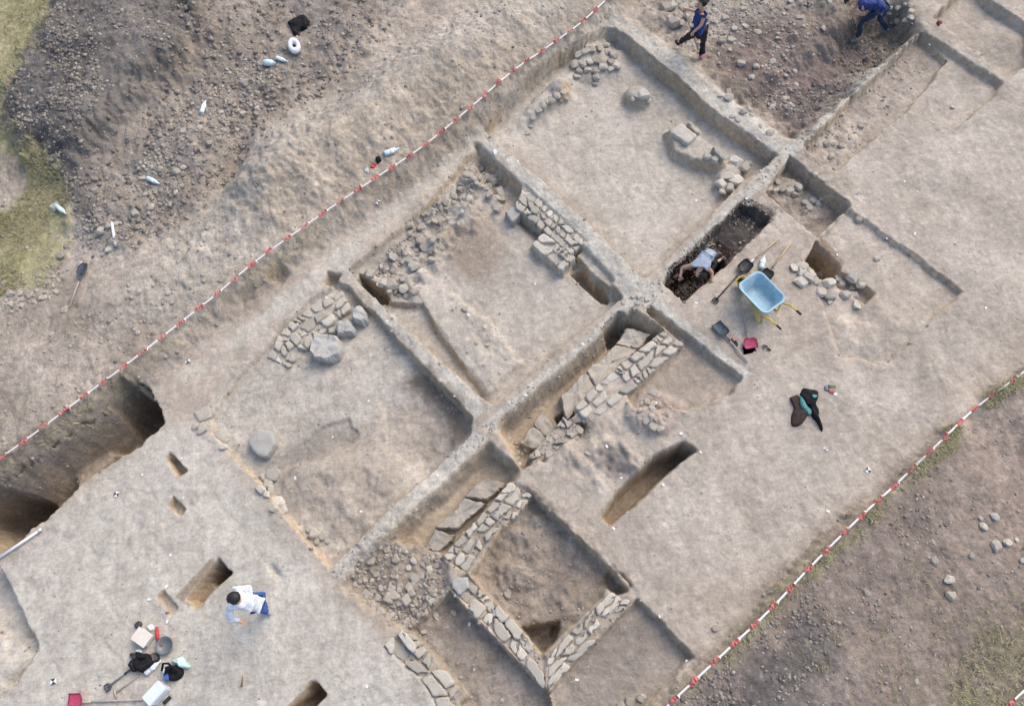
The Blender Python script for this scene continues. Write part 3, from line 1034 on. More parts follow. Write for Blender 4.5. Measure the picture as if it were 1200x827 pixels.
def block_bm(poly, zb, zt, r, gap=.007, round_=.022, tilt=.045):
    """angular block with a worn top, outline poly, in world coordinates"""
    a, c = area_c(poly)
    if a < 0:
        poly = poly[::-1]
    pts = []
    for i in range(len(poly)):
        p0, p1 = poly[i], poly[(i + 1) % len(poly)]
        L = (p1 - p0).length
        k = max(2, int(L / .05))
        for s in range(k):
            f = (s + (.12 if s == 0 else 0)) / k
            pts.append(p0 + (p1 - p0) * f)
    n = len(pts)
    sm = [(pts[i - 1] + pts[i] * 5 + pts[(i + 1) % n]) / 7 for i in range(n)]
    gap += r.random() ** 2 * .022
    R = math.sqrt(abs(a))
    tx, ty = r.gauss(0, tilt), r.gauss(0, tilt)
    bm = bmesh.new()
    rings = []
    jit = [(r.gauss(0, .009), r.gauss(0, .009)) for _ in range(n)]
    sd_ = r.randrange(99)
    for q, (k, ins, zf) in enumerate(((1, 0, 0), (1, .0, .6), (1, .003, 1), (1, .008 + round_ * .35, 1), (.72, round_ * .4, 1), (.36, round_ * .2, 1))):
        ring = []
        for p, j in zip(sm, jit):
            d = c - p
            L = max(d.length, 1e-6)
            co = c - d / L * max(L - gap - ins, L * .3) * k + Vector(j) * k
            z = zb + (zt - zb) * zf
            if q >= 2:
                z += (co.x - c.x) * tx + (co.y - c.y) * ty + .5 * round_ * float(vnoise(np.array([co.x * 9]), np.array([co.y * 9]), sd_)[0])
            if q == 2:
                z -= round_ * .8
            ring.append(bm.verts.new((co.x, co.y, z)))
        rings.append(ring)
    for A, B in zip(rings, rings[1:]):
        for i in range(n):
            f = bm.faces.new((A[i], A[(i + 1) % n], B[(i + 1) % n], B[i]))
            f.smooth = True
    top = bm.verts.new((c.x, c.y, zt))
    for i in range(n):
        bm.faces.new((rings[-1][i], rings[-1][(i + 1) % n], top)).smooth = True
    if round_ > .04:
        bmesh.ops.subdivide_edges(bm, edges=bm.edges[:], cuts=1, use_grid_fill=True)
        bm.normal_update()
        for v in bm.verts:
            k = float(fbm(np.array([v.co.x + v.co.z]), np.array([v.co.y - v.co.z]), .22, 4, 7, .6)[0])
            v.co += v.normal * k * .05
    for e in bm.edges:
        if len(e.link_faces) == 2 and e.calc_face_angle(0) > .6:
            e.smooth = False
    return bm


def place_origin(o):
    """move a mesh built in world coordinates to its own base point"""
    me = o.data
    n = len(me.vertices)
    a = np.empty(n * 3, np.float32)
    me.vertices.foreach_get('co', a)
    a = a.reshape(-1, 3)
    c = Vector((float(a[:, 0].mean()), float(a[:, 1].mean()), float(a[:, 2].min())))
    me.transform(Matrix.Translation(-c))
    o.location = c
    return o


def wall(key, label, cat='stone wall', group=None, name='stone_wall', drop=0.0, mk='stone', zj=.02):
    w_ = WALLS[key]
    r = random.Random(key)
    z = w_['z']
    c = sum((at(*p, z) for q in w_['quads'] for p in q), Vector()) / sum(len(q) for q in w_['quads'])
    t = thing(name, (c.x, c.y, w_['b']), label, cat, group)
    for A, B in ([[at(*p, z).xy for p in w_['L']], [at(*p, z).xy for p in w_['R']]],):
        for cell in strip_cells(A, B, w_['rows'], w_['bl'], r):
            if r.random() < (drop + .05 if not key.startswith('course') else 0):
                continue
            zt = z + r.gauss(0, zj) - (.03 * r.random() if r.random() < .2 else 0)
            o = obj('wall_stone', block_bm(cell, w_['b'], zt, r, .007, .05 if key.startswith('course') else .022), M[mk], None)
            place_origin(o)
            o.location -= t.location
            o.parent = t
    return t


wall('corner', 'rough wall of flat pale stones beside the four big boulders', drop=.06)
pier = wall('pier', 'pale stone wall strip running along the baulk beside the long beige room')
wall('pierbase', 'square stone pier jutting from the wall strip into the beige room', cat='stone pier', name='stone_pier')
wall('main', 'wide cut-stone wall with neat straight edges near the main baulk crossing', zj=.012)
wall('mainlow', 'broken earth-covered stretch of wall beside a dark hole', drop=.25, mk='rubble', zj=.04)
wall('lowernw', 'pale stone wall along the upper left of the small sunken room')
wall('lowersw', 'stone wall with a big flat grey slab at its upper end, bordering the sunken room')
wall('lowerse', 'stone wall of large flat slabs between the sunken room and the dark brown floor')
wall('southwest', 'short stone wall ending on the pale ground at the bottom edge', drop=.08)
wall('coursene', 'row of big weathered foundation blocks deep in the trench below the wide cut-stone wall', cat='foundation', name='stone_foundation', mk='rubble')
wall('coursemid', 'pair of tilted foundation blocks in the trench beside a deep hole', cat='foundation', name='stone_foundation', mk='rubble')
wall('coursesw', 'row of foundation blocks in the narrow trench beside the sunken room wall', cat='foundation', name='stone_foundation', mk='rubble')


def slab(poly_px, zt, thick, label, mk='stone', name='stone_block', cat='stone', group=None, tilt=.04, rnd=.03, seed=1):
    r = random.Random(seed)
    o = obj(name, block_bm([at(*p, zt).xy for p in poly_px], zt - thick, zt, r, .0, rnd, tilt), M[mk])
    place_origin(o)
    return tag(o, label, cat, group)


slab([(363, 398), (372, 391), (392, 392), (399, 400), (397, 413), (386, 420), (368, 419), (361, 410)], .10, .55, 'largest grey boulder, flat topped, below the rough corner wall', 'boulder', 'boulder', 'boulder', None, .03, .07, 3)
slab([(394, 376), (407, 373), (415, 384), (412, 389), (395, 391)], .02, .4, 'mid-sized wedge-shaped grey boulder between the largest one and the round one', 'boulder', 'boulder', 'boulder', None, .08, .06, 4)
slab([(383, 383), (392, 381), (393, 389), (384, 391)], -.05, .3, 'small block wedged beside the largest grey boulder', 'boulder', 'boulder', 'boulder', None, .05, .03, 5)
slab([(410, 363), (419, 355), (428, 361), (431, 372), (424, 377), (412, 374)], .08, .5, 'rounded grey boulder against the foot of the long baulk', 'boulder', 'boulder', 'boulder', None, .03, .07, 6)
slab([(289, 516), (302, 501), (320, 505), (322, 521), (311, 536), (299, 533)], .06, .36, 'lone five-sided bluish grey slab on the pale room floor', 'boulder', 'boulder', 'boulder', None, .02, .03, 7)
slab([(591, 248), (601, 241), (611, 250), (601, 261)], -.06, .34, 'squared grey block next to the pale wall strip', 'boulder', 'stone_block', 'stone', None, .02, .02, 8)
slab([(784, 154), (798, 143), (818, 159), (806, 169)], .0, .22, 'large flat slab lying on the earth mound in the top room', 'stone', 'stone_slab', 'stone slab', None, .04, .03, 9)
slab([(804, 144), (808, 141), (822, 154), (817, 157)], -.04, .2, 'narrow slab leaning beside the large flat slab on the mound', 'stone', 'stone_slab', 'stone slab', None, .05, .02, 10)
slab([(833, 172), (840, 170), (851, 182), (847, 188)], .02, .25, 'long stone at the thin end of the earth mound', 'stone', 'stone_slab', 'stone slab', None, .06, .03, 12)
slab([(226, 484), (245, 473), (248, 488), (234, 495)], .02, .1, 'pale flat stone at the left corner of the big left room', 'stone', 'flat_stone', 'stone', None, .03, .02, 14)
slab([(526, 680), (534, 674), (550, 675), (551, 689), (540, 699), (529, 693)], .05, .45, 'big flat grey slab at the upper end of the sunken room wall', 'boulder', 'stone_slab', 'stone slab', None, .02, .03, 15)
slab([(548, 712), (561, 702), (571, 713), (558, 726)], .12, .3, 'raised pale square block on the wall of the sunken room', 'stone', 'stone_block', 'stone', None, .05, .02, 16)
slab([(464, 742), (471, 736), (488, 757), (487, 765), (480, 763)], .10, .4, 'long pale block at the head of the short bottom wall', 'stone', 'stone_block', 'stone', None, .03, .02, 17)
slab([(449, 754), (461, 745), (463, 757), (459, 768)], .06, .4, 'upright triangular block leaning on the short bottom wall', 'stone', 'stone_block', 'stone', None, .08, .02, 18)
slab([(930, 468 - 160), (932, 310), (932, 312), (930, 312)], -.9, .02, 'sherd in the deep pit by the stones', 'rubble', 'pot_sherd', 'sherd')

for (x, y, s, l) in ((229, 500, .16, 'rounded stone on the left corner of the big left room'),):
    stone(x, y, s, l, None, 'stone', 'rubble_stone')
EDGE_L = [(258, 512, .17), (264, 519, .13), (238, 502, .14), (262, 524, .10), (320, 556, .16), (314, 566, .12), (307, 574, .13), (318, 573, .11), (313, 580, .10), (326, 588, .14), (332, 598, .12), (322, 596, .09), (310, 558, .11)]
for x, y, s in EDGE_L:
    stone(x, y, s * 1.6, 'pale flat stone in the broken row along the left room edge', 'flat stones along the left room edge', 'stone', 'flat_stone', sz=.08, sink=.2, z0=-.2)
for x, y, s in ((368, 624, .22), (362, 620, .12), (372, 634, .13), (378, 628, .15), (352, 622, .10), (357, 630, .09), (384, 634, .09)):
    stone(x, y, s, 'lumpy stone in the small heap at the lower corner of the left room', 'stones heaped in the lower corner of the left room', 'rubble', z0=-.3)
PILE = [(930, 315, .19), (940, 313, .22), (939, 320, .27), (947, 326, .24), (954, 314, .22), (962, 320, .20), (938, 332, .28), (955, 331, .17), (961, 325, .26), (971, 333, .25),
        (961, 343, .26), (973, 348, .24), (985, 323, .24), (998, 326, .24), (1009, 332, .21), (999, 337, .18), (990, 346, .21), (999, 347, .24), (1003, 358, .20), (972, 354, .15), (986, 333, .20), (950, 321, .2)]
for x, y, s in PILE:
    stone(x, y, s * .95, 'grey rubble stone in the pile beside the deep pit and wheelbarrow', 'stones piled beside the deep pit', 'stone', z0=-.15, sink=.15)
CLUS = [(678, 66), (686, 62), (694, 60), (702, 58), (711, 62), (718, 66), (674, 76), (682, 76), (690, 73), (699, 72), (708, 72), (717, 74), (678, 84), (688, 82), (698, 84), (706, 80), (716, 82), (722, 78), (676, 90), (699, 92), (697, 99), (710, 54), (690, 55)]
for x, y in CLUS:
    stone(x, y, random.uniform(.13, .24), 'dusty stone on the low round heap in the top room', 'stones of the round heap in the top room', 'rubble', z0=-.3, sink=.25)
for x, y, s in ((755, 112, .27), (748, 113, .16), (760, 118, .15), (742, 116, .14)):
    stone(x, y, s, 'pale stone capping the small earth pillar in the top room', 'stones on the small earth pillar', 'stone', z0=-.2)
for x, y, s in ((660, 108, .22), (652, 112, .20), (645, 118, .20), (637, 124, .18), (631, 130, .18), (625, 138, .17), (622, 148, .15), (664, 116, .13), (656, 118, .14), (619, 156, .12), (640, 120, .15)):
    stone(x, y, s, 'dusty lump in the curved row of stones near the tape', 'curved row of stones in the top room', 'rubble', z0=-.15, sink=.35)
for x, y, s in ((862, 190, .26), (872, 198, .24), (852, 208, .3), (862, 212, .34), (844, 216, .26), (855, 222, .22), (876, 192, .17), (846, 226, .16), (838, 188, .2), (828, 184, .18)):
    stone(x, y, s, 'pale stone heaped in the right corner of the top room', 'stones heaped in the right corner of the top room', 'stone', z0=-.3, sink=.3)
for x, y, s in ((900, 222, .17), (908, 224, .16), (916, 222, .19), (924, 225, .21), (931, 228, .19), (939, 212, .22), (936, 220, .18), (944, 238, .17), (952, 236, .18), (958, 240, .16), (948, 244, .16), (962, 234, .13), (911, 214, .15), (950, 214, .13)):
    stone(x, y, s, 'dusty stone across the floor of the square pit by the deep trench', 'stones in the square pit', 'rubble', z0=-.45, sink=.3)
RUIN = [[(428, 322), (452, 308), (476, 330), (496, 340), (478, 352), (452, 342)], [(452, 300), (480, 272), (520, 290), (515, 302), (490, 312), (466, 312)],
        [(478, 262), (520, 232), (526, 250), (512, 286), (488, 280)], [(528, 228), (556, 196), (580, 200), (584, 214), (548, 236), (530, 244)], [(572, 228), (590, 222), (596, 238), (584, 250)]]
for q, n in zip(RUIN, (18, 13, 15, 18, 5)):
    scatter(q, n, .10, .27, 'dusty stone in the tumbled wall along the beige room', 'stones of the tumbled wall', 'rubble', z0=-.2, sink=.35, mind=5)
scatter(RUB, 46, .07, .20, 'small pale stone in the rubble spread at the trench mouth', 'stones of the rubble spread', 'rubble', z0=-.24, sink=.3, mind=5)
scatter([(480, 735), (540, 700), (600, 770), (640, 820), (600, 830), (556, 830)], 7, .05, .12, 'stray stone on the floor of the corridor room', 'stray stones in the corridor room', 'rubble', z0=-.45)
TOPR = [(780, 0), (850, 0), (985, 0), (975, 40), (930, 60), (935, 130), (915, 135), (865, 100), (830, 70), (790, 50)]
scatter(TOPR, 46, .08, .20, 'grey stone strewn on the rough ground around the workers', 'stones strewn around the two standing workers', 'rubble', z0=-.15, sink=.3, mind=8)
scatter([(775, 5), (812, 0), (815, 24), (795, 34), (780, 30)], 9, .16, .3, 'larger rubble block behind the worker in the blue top', 'rubble blocks behind the worker in the blue top', 'rubble', z0=-.1, sink=.3, mind=8)
scatter([(835, 95), (865, 110), (900, 150), (912, 165), (880, 158), (850, 130)], 10, .12, .24, 'stone embedded along the top edge of the earth baulk', 'stones along the top baulk edge', 'rubble', z0=0, sink=.4, mind=7)
scatter([(943, 168), (985, 130), (1010, 150), (975, 195)], 14, .07, .18, 'small stone lying in the shallow right-hand room', 'small stones in the shallow room', 'rubble', z0=-.3, sink=.3, mind=6)
scatter([(1030, 12), (1062, 2), (1075, 12), (1068, 26), (1050, 22)], 10, .1, .22, 'stone near the baulk crossing at the top right', 'stones near the top right baulk crossing', 'rubble', z0=-.1, mind=6)
scatter([(650, 490), (686, 486), (700, 505), (640, 545), (622, 545)], 10, .1, .2, 'earthy stone beside the dark hole in the broken wall', 'earthy stones by the broken wall', 'rubble', z0=-.1, mind=6)
scatter([(752, 470), (768, 458), (790, 475), (775, 505), (748, 492)], 18, .06, .17, 'pinkish lump on the burnt clay patch', 'lumps on the burnt clay patch', 'rubble', z0=.05, sink=.5, mind=6)
scatter([(525, 345), (560, 370), (608, 425), (575, 455), (540, 405)], 10, .05, .13, 'small stone on the low earth ridge in the beige room', 'small stones on the low earth ridge', 'rubble', z0=-.17, sink=.4, mind=6)
scatter([(598, 508), (620, 525), (612, 548), (585, 520)], 8, .06, .16, 'small stone at the end of the cross baulk', 'stones at the end of the cross baulk', 'stone', z0=0, mind=5)
scatter([(720, 352), (760, 345), (780, 372), (745, 366)], 12, .05, .14, 'chalky stone on top of the main baulk crossing', 'chalky stones on the main baulk crossing', 'stone', z0=0, sink=.35, mind=4)
SEST = [(1151, 616, .26, 'pale pointed stone near the right edge of the spoil'), (1149, 608, .13, 'little dark stone touching the pale pointed one'), (1166, 640, .33, 'large round whitish stone on the right-hand spoil'),
        (1138, 651, .17, 'small pale stone left of the large round whitish one'), (1180, 636, .22, 'grey angular stone right of the large round whitish one'), (1165, 606, .24, 'dark half-buried stone above the round whitish one'),
        (1094, 657, .27, 'flat half-round stone set in the right-hand spoil'), (1112, 679, .27, 'squarish pale stone above a smaller square one'), (1113, 697, .25, 'small square pale stone below the other squarish one'),
        (1199, 657, .2, 'dark stone cut off by the right edge of the photo'), (1074, 798, .17, 'pale egg-shaped stone near the lower edge of the spoil'), (1054, 806, .13, 'smaller pale stone left of the egg-shaped one'), (1191, 632, .14, 'little grey stone next to the grey angular one')]
for x, y, s, l in SEST:
    stone(x, y, s * .58, l, None, 'boulder' if 'dark' in l else 'stone', 'field_stone', z0=.2, sink=.1)
for x, y, s, l in ((64, 243, .30, 'round brown-grey stone on the grass beside a bottle'), (68, 278, .14, 'tan stone on the left grass'), (72, 300, .24, 'tan stone on the lower grass edge'), (77, 364, .26, 'oval stone at the end of the long shovel handle'),
                   (6, 332, .22, 'tan stone at the left photo edge'), (300, 133, .2, 'pale stone beside the dark heap track'), (390, 12, .2, 'tan stone up on the spoil bank'), (477, 357, .22, 'x'), (1006, 257, .24, 'single pale stone on the ground beside the square pit'), (1027, 304, .17, 'grey stone on the flat ground right of the stone pile'),
                   (595, 694, .26, 'oval stone on the floor of the sunken room'), (738, 822, .22, 'half-buried stone at the lower edge by the brown floor'), (728, 826, .2, 'flat stone at the bottom photo edge'), (752, 818, .2, 'stone in the corner under the tape'), (632, 440, .14, 'x'),
                   (688, 541 - 10, .16, 'rounded pale stone beside the broken wall'), (1116, 126, .12, 'tan stone on the flat upper right ground'), (838, 736, .14, 'brownish stone on the flat ground beside the lower tape'), (486, 625 - 28, .13, 'stone on the narrow baulk above the rubble')):
    if l != 'x':
        stone(x, y, s * .75, l, None, 'rubble', 'field_stone', z0=.1)
SPN = 'stone on the spoil bank outside the upper tape'
scatter([(70, 330), (130, 250), (190, 150), (300, 60), (340, 70), (300, 130), (200, 240), (90, 340)], 60, .06, .17, 'grey stone scattered along the edge of the dark spoil heap', 'stones along the dark spoil heap edge', 'rubble', name='spoil_stone', z0=.5, sink=.3, mind=8)
scatter([(0, 345), (60, 325), (70, 340), (10, 370)], 12, .08, .18, 'tan stone in the line bordering the left grass', 'stones bordering the left grass', 'rubble', name='spoil_stone', z0=.35, mind=7)
scatter([(30, 380), (200, 300), (260, 340), (60, 470)], 16, .06, .13, 'stray stone on the lower left spoil slope', 'stray stones on the lower left slope', 'rubble', name='spoil_stone', z0=.35, mind=10)


# countless small stuff: gravel and clods as one object each
def gravel_object(name, specs, mk, seed, label):
    r = np.random.default_rng(seed)
    base = []
    for s in range(6):
        b = rock_bm(300 + seed * 10 + s, 1, 12, .14)
        b.verts.ensure_lookup_table()
        base.append((np.array([v.co[:] for v in b.verts]), np.array([[v.index for v in f.verts] for f in b.faces])))
        b.free()
    VV, FF, off = [], [], 0
    rr = random.Random(seed)
    for poly, n, s0, s1, z0 in specs:
        for _ in range(n):
            x, y = rand_in(poly, rr)
            p = at(x, y, z0)
            if float(fbm(np.array([p.x]), np.array([p.y]), .8, 3, 71)[0]) * 1.3 + .6 < rr.random():
                continue
            z = ground_z(p.x, p.y)
            s = s0 + (s1 - s0) * rr.random() ** 3
            v, f = base[rr.randrange(6)]
            a = rr.uniform(0, 6.28)
            c_, s_ = math.cos(a), math.sin(a)
            sc = np.array([s, s * rr.uniform(.45, 1), s * rr.uniform(.4, .75)])
            w = v * sc
            w = np.stack([w[:, 0] * c_ - w[:, 1] * s_, w[:, 0] * s_ + w[:, 1] * c_, w[:, 2]], -1)
            VV.append(w + np.array([p.x, p.y, z + s * .05]))
            FF.append(f + off)
            off += len(v)
    if name == 'gravel':
        ii = np.argwhere((slope > .9) & (np.abs(Hh) < 1.2) & (ZONES['grass'] < .2))
        for k in r.choice(len(ii), 2600, replace=False):
            i, j = ii[k]
            s = .010 + .045 * rr.random() ** 2.5
            v, f = base[rr.randrange(6)]
            VV.append(v * np.array([s, s * rr.uniform(.5, 1), s * rr.uniform(.5, 1)]) + np.array([X[i, j], Y[i, j], Hh[i, j]]))
            FF.append(f + off)
            off += len(v)
    me = np_mesh(name, np.concatenate(VV), np.concatenate(FF), 3)
    o = link_mesh(name, me, M[mk])
    return tag(o, label, 'gravel', None, 'stuff')


SITE = [(190, 470), (560, 150), (720, 30), (1080, -30), (1240, -20), (1240, 400), (1100, 490), (890, 690), (760, 820), (560, 840), (200, 840), (0, 840), (0, 680)]
WALLGRIT = [(q, 260, .008, .045, w_['z'] - .04) for k, w_ in WALLS.items() for q in w_['quads']]
gravel_object('gravel', WALLGRIT + [
    ([(-20, 560), (0, 540), (715, 0), (700, -40), (-40, -40)], 3800, .012, .07, .4),
    (HEAP, 4500, .010, .07, .7),
    ([(120, 240), (300, 60), (340, 90), (180, 260), (60, 345), (0, 365), (0, 345)], 2400, .014, .075, .5),
    ([(790, 840), (1120, 510), (1240, 420), (1240, 860)], 1700, .010, .05, .2),
    (RUB, 1900, .012, .085, -.2), (TOPR, 1900, .012, .07, -.15),
    ([(880, 110), (930, 150), (1060, 45), (1000, 20)], 700, .015, .06, -.3),
    ([(944, 168), (1074, 42), (1100, 70), (980, 200)], 420, .012, .06, -.3),
    (RUIN[0], 420, .012, .07, -.2), (RUIN[1], 420, .012, .07, -.2), (RUIN[2], 420, .012, .07, -.2), (RUIN[3], 420, .012, .07, -.2),
    (R12, 300, .012, .05, -.4), (R1, 450, .010, .04, -.3), (R14, 250, .012, .05, -.4), (R3, 300, .01, .04, -.4), (R2, 260, .01, .04, -.3),
    (SITE, 5200, .007, .028, 0), ([(869, 239), (906, 257), (856, 303), (838, 290)], 260, .015, .06, -.3),
    ([(560, 500), (748, 345), (762, 352), (578, 510)], 300, .012, .045, 0), ([(748, 345), (925, 165), (940, 172), (765, 355)], 260, .012, .045, 0),
    ([(385, 668), (560, 505), (575, 512), (400, 680)], 240, .012, .05, 0), ([(926, 160), (1070, 36), (1080, 42), (940, 168)], 200, .012, .05, 0)], 'gravel', 3, 'loose gravel and pebbles strewn over the dig')
gravel_object('earth_clods', [
    (HEAP, 5200, .012, .10, .8), ([(60, 40), (14, 100), (12, 145), (70, 225), (120, 200), (140, 60)], 2600, .012, .08, .8),
    ([(780, 830), (940, 690), (1000, 740), (900, 840)], 1300, .010, .06, .2), ([(1050, 560), (1110, 590), (1110, 650), (1040, 620)], 300, .012, .05, .2),
    ([(1000, 680), (1050, 700), (1040, 760), (1010, 730)], 160, .012, .05, .2), ([(780, 850), (1120, 510), (1240, 420), (1240, 860)], 900, .008, .045, .2),
    ([(869, 239), (906, 257), (802, 352), (776, 331)], 2600, .015, .06, -.3), ([(976, 30), (1056, 16), (1064, 48), (1000, 100)], 500, .015, .07, -.4),
    ([(890, 110), (930, 150), (1000, 100), (960, 80)], 420, .015, .07, -.3)], 'clod', 4, 'dark crumbly earth clods on the heaps')


# grass
def grass_object(specs):
    rr = random.Random(9)
    V3, F3 = [], []
    for poly, n, h0, h1, z0 in specs:
        for _ in range(n):
            x, y = rand_in(poly, rr)
            p = at(x, y, z0)
            if vnoise(np.array([p.x * 1.7]), np.array([p.y * 1.7]), 77)[0] + .55 < rr.random():
                continue
            z = ground_z(p.x, p.y)
            if z < .02:
                continue
            for _k in range(4):
                bx, by = p.x + rr.gauss(0, .03), p.y + rr.gauss(0, .03)
                h = rr.uniform(h0, h1)
                a, w = rr.uniform(0, 6.28), rr.uniform(.003, .0065)
                lx, ly = math.cos(a), math.sin(a)
                le = h * rr.uniform(.4, 1.4)
                k = len(V3)
                V3 += [(bx - ly * w, by + lx * w, z - .01), (bx + ly * w, by - lx * w, z - .01),
                       (bx + lx * le * .5 + ly * w * .7, by + ly * le * .5 - lx * w * .7, z + h * .75), (bx + lx * le * .5 - ly * w * .7, by + ly * le * .5 + lx * w * .7, z + h * .75),
                       (bx + lx * le, by + ly * le, z + h * .8)]
                F3 += [(k, k + 1, k + 2), (k, k + 2, k + 3), (k + 3, k + 2, k + 4)]
    me = np_mesh('grass', np.array(V3), np.array(F3), 3)
    tag(link_mesh('grass', me, M['grass']), 'dry yellow-green grass around the dig', 'grass', None, 'stuff')


HEAPEDGE = [(100, -20), (70, 20), (46, 62), (14, 105), (8, 150), (40, 190), (86, 240), (96, 230), (50, 172), (24, 140), (30, 108), (66, 60), (90, 10)]
grass_object([(GRASS[0], 13000, .02, .08, .35), (GRASS[1], 9000, .02, .08, .35), (GRASS[2], 2200, .04, .12, .24), (HEAPEDGE, 500, .06, .16, .4),
              ([(900, 780), (1100, 640), (1200, 690), (1080, 840)], 260, .04, .1, .2), (HEAP, 260, .04, .12, .6)] +
             [(g, n, .04, .12, .25) for g, n in zip(EDGE_G, (110, 50, 480, 300, 80, 170, 110))])

# ---------------------------------------------------------------- barrier tapes
def catmull(pts, n=12):
    out = []
    P = [pts[0]] + pts + [pts[-1]]
    for i in range(1, len(P) - 2):
        p0, p1, p2, p3 = P[i - 1:i + 3]
        for k in range(n):
            t = k / n
            out.append(.5 * ((2 * p1) + (-p0 + p2) * t + (2 * p0 - 5 * p1 + 4 * p2 - p3) * t * t + (-p0 + 3 * p1 - 3 * p2 + p3) * t ** 3))
    return out + [pts[-1]]


def tape(px, z0, label, seed):
    r = random.Random(seed)
    pts = catmull([on_ground(x, y, .10, z0) for x, y in px], 16)
    L = [0.0]
    for a, b in zip(pts, pts[1:]):
        L.append(L[-1] + (b - a).length)

    def pos(s):
        i = min(max(int(np.searchsorted(L, s)) - 1, 0), len(pts) - 2)
        f = (s - L[i]) / max(L[i + 1] - L[i], 1e-6)
        return pts[i] + (pts[i + 1] - pts[i]) * f
    o0 = pts[0]
    bm = bmesh.new()
    s, prev, period = 0.0, None, .46
    zg = 0
    while s < L[-1]:
        ph = (s % period) / period
        red = ph > .56
        p = pos(s)
        d = (pos(min(s + .05, L[-1])) - pos(max(s - .05, 0)))
        d.z = 0
        d.normalize()
        nrm = Vector((-d.y, d.x, 0))
        w = .015 if not red else .026 + r.uniform(-.012, .018)
        tw = r.gauss(0, .12) if not red else r.uniform(-.9, .9)
        g = ground_z(p.x, p.y)
        z = max(p.z, g + .05) + (r.gauss(0, .012) if red else 0)
        off = nrm * (r.gauss(0, .012) if red else 0)
        q = []
        for k in (-1, 0, 1):
            q.append(bm.verts.new((p.x - o0.x + off.x + nrm.x * w * k * math.cos(tw), p.y - o0.y + off.y + nrm.y * w * k * math.cos(tw), z - o0.z + w * k * math.sin(tw) + (.012 if k == 0 else 0))))
        if prev:
            for k in (0, 1):
                f = bm.faces.new((prev[k], prev[k + 1], q[k + 1], q[k]))
                f.material_index = 1 if red else 0
        prev = q
        s += .028
    o = obj('barrier_tape', bm, None)
    o.data.materials.append(M['tape_w'])
    o.data.materials.append(M['tape_r'])
    md = o.modifiers.new('thickness', 'SOLIDIFY')
    md.thickness = .003
    o.location = o0
    tag(o, label, 'barrier tape', 'red and white barrier tapes')


tape([(-40, 567), (0, 541), (50, 505), (100, 467), (150, 430), (200, 391), (250, 352), (300, 310), (350, 274), (400, 239), (450, 206), (500, 172), (550, 131), (600, 88), (640, 60), (680, 31), (712, 2), (740, -22)], .36, 'red and white barrier tape along the upper spoil bank', 1)
tape([(770, 838), (790, 818), (850, 762), (900, 715), (950, 662), (1000, 612), (1050, 566), (1100, 518), (1140, 480), (1200, 435), (1240, 402)], .24, 'red and white barrier tape along the lower right bank', 2)
tape([(1165, 842), (1182, 822), (1200, 805), (1230, 775)], .24, 'short piece of barrier tape in the bottom right grass', 3)

# ---------------------------------------------------------------- small made things
def tube(bm, pts, r, seg=8, cap=True):
    rings = []
    n = len(pts)
    for i, p in enumerate(pts):
        d = (pts[min(i + 1, n - 1)] - pts[max(i - 1, 0)]).normalized()
        a = d.cross(Vector((0, 0, 1)))
        if a.length < .1:
            a = d.cross(Vector((1, 0, 0)))
        a.normalize()
        b = d.cross(a)
        rr_ = r[i] if isinstance(r, (list, tuple)) else r
        rings.append([bm.verts.new(p + (a * math.cos(2 * math.pi * k / seg) + b * math.sin(2 * math.pi * k / seg)) * rr_) for k in range(seg)])
    for A, B in zip(rings, rings[1:]):
        for k in range(seg):
            bm.faces.new((A[k], A[(k + 1) % seg], B[(k + 1) % seg], B[k]))
    if cap:
        bm.faces.new(rings[0][::-1])
        bm.faces.new(rings[-1])
    return bm


def T(pts, r, seg=8):
    return tube(bmesh.new(), [Vector(p) for p in pts], r, seg)


def frame_to(t, p0, p1):
    """orient an empty so its local +Y runs from p0 to p1"""
    y = (p1 - p0).normalized()
    x = y.cross(Vector((0, 0, 1))).normalized()
    z = x.cross(y)
    t.matrix_world = Matrix(((x.x, y.x, z.x, p0.x), (x.y, y.y, z.y, p0.y), (x.z, y.z, z.z, p0.z), (0, 0, 0, 1)))
    return (p1 - p0).length


def blade_bm(w, L, y0, pointed=True, curve=.03, thick=.006):
    """dished shovel blade from y0 (neck) to y0+L"""
    bm = bmesh.new()
    nx, ny = 8, 10
    g = []
    for j in range(ny + 1):
        f = j / ny
        ww = w * (.55 + .45 * min(1, f / .15)) if f < .15 else w
        if pointed and f > .55:
            ww = w * math.sqrt(max(0.02, 1 - ((f - .55) / .47) ** 2))
        row = []
        for i in range(nx + 1):
            s = i / nx * 2 - 1
            row.append(bm.verts.new((s * ww / 2, y0 + L * f, curve * (s * s) + .05 * (1 - f) ** 3)))
        g.append(row)
    for j in range(ny):
        for i in range(nx):
            bm.faces.new((g[j][i], g[j][i + 1], g[j + 1][i + 1], g[j + 1][i]))
    r = bmesh.ops.solidify(bm, geom=bm.faces[:], thickness=thick)
    return bm


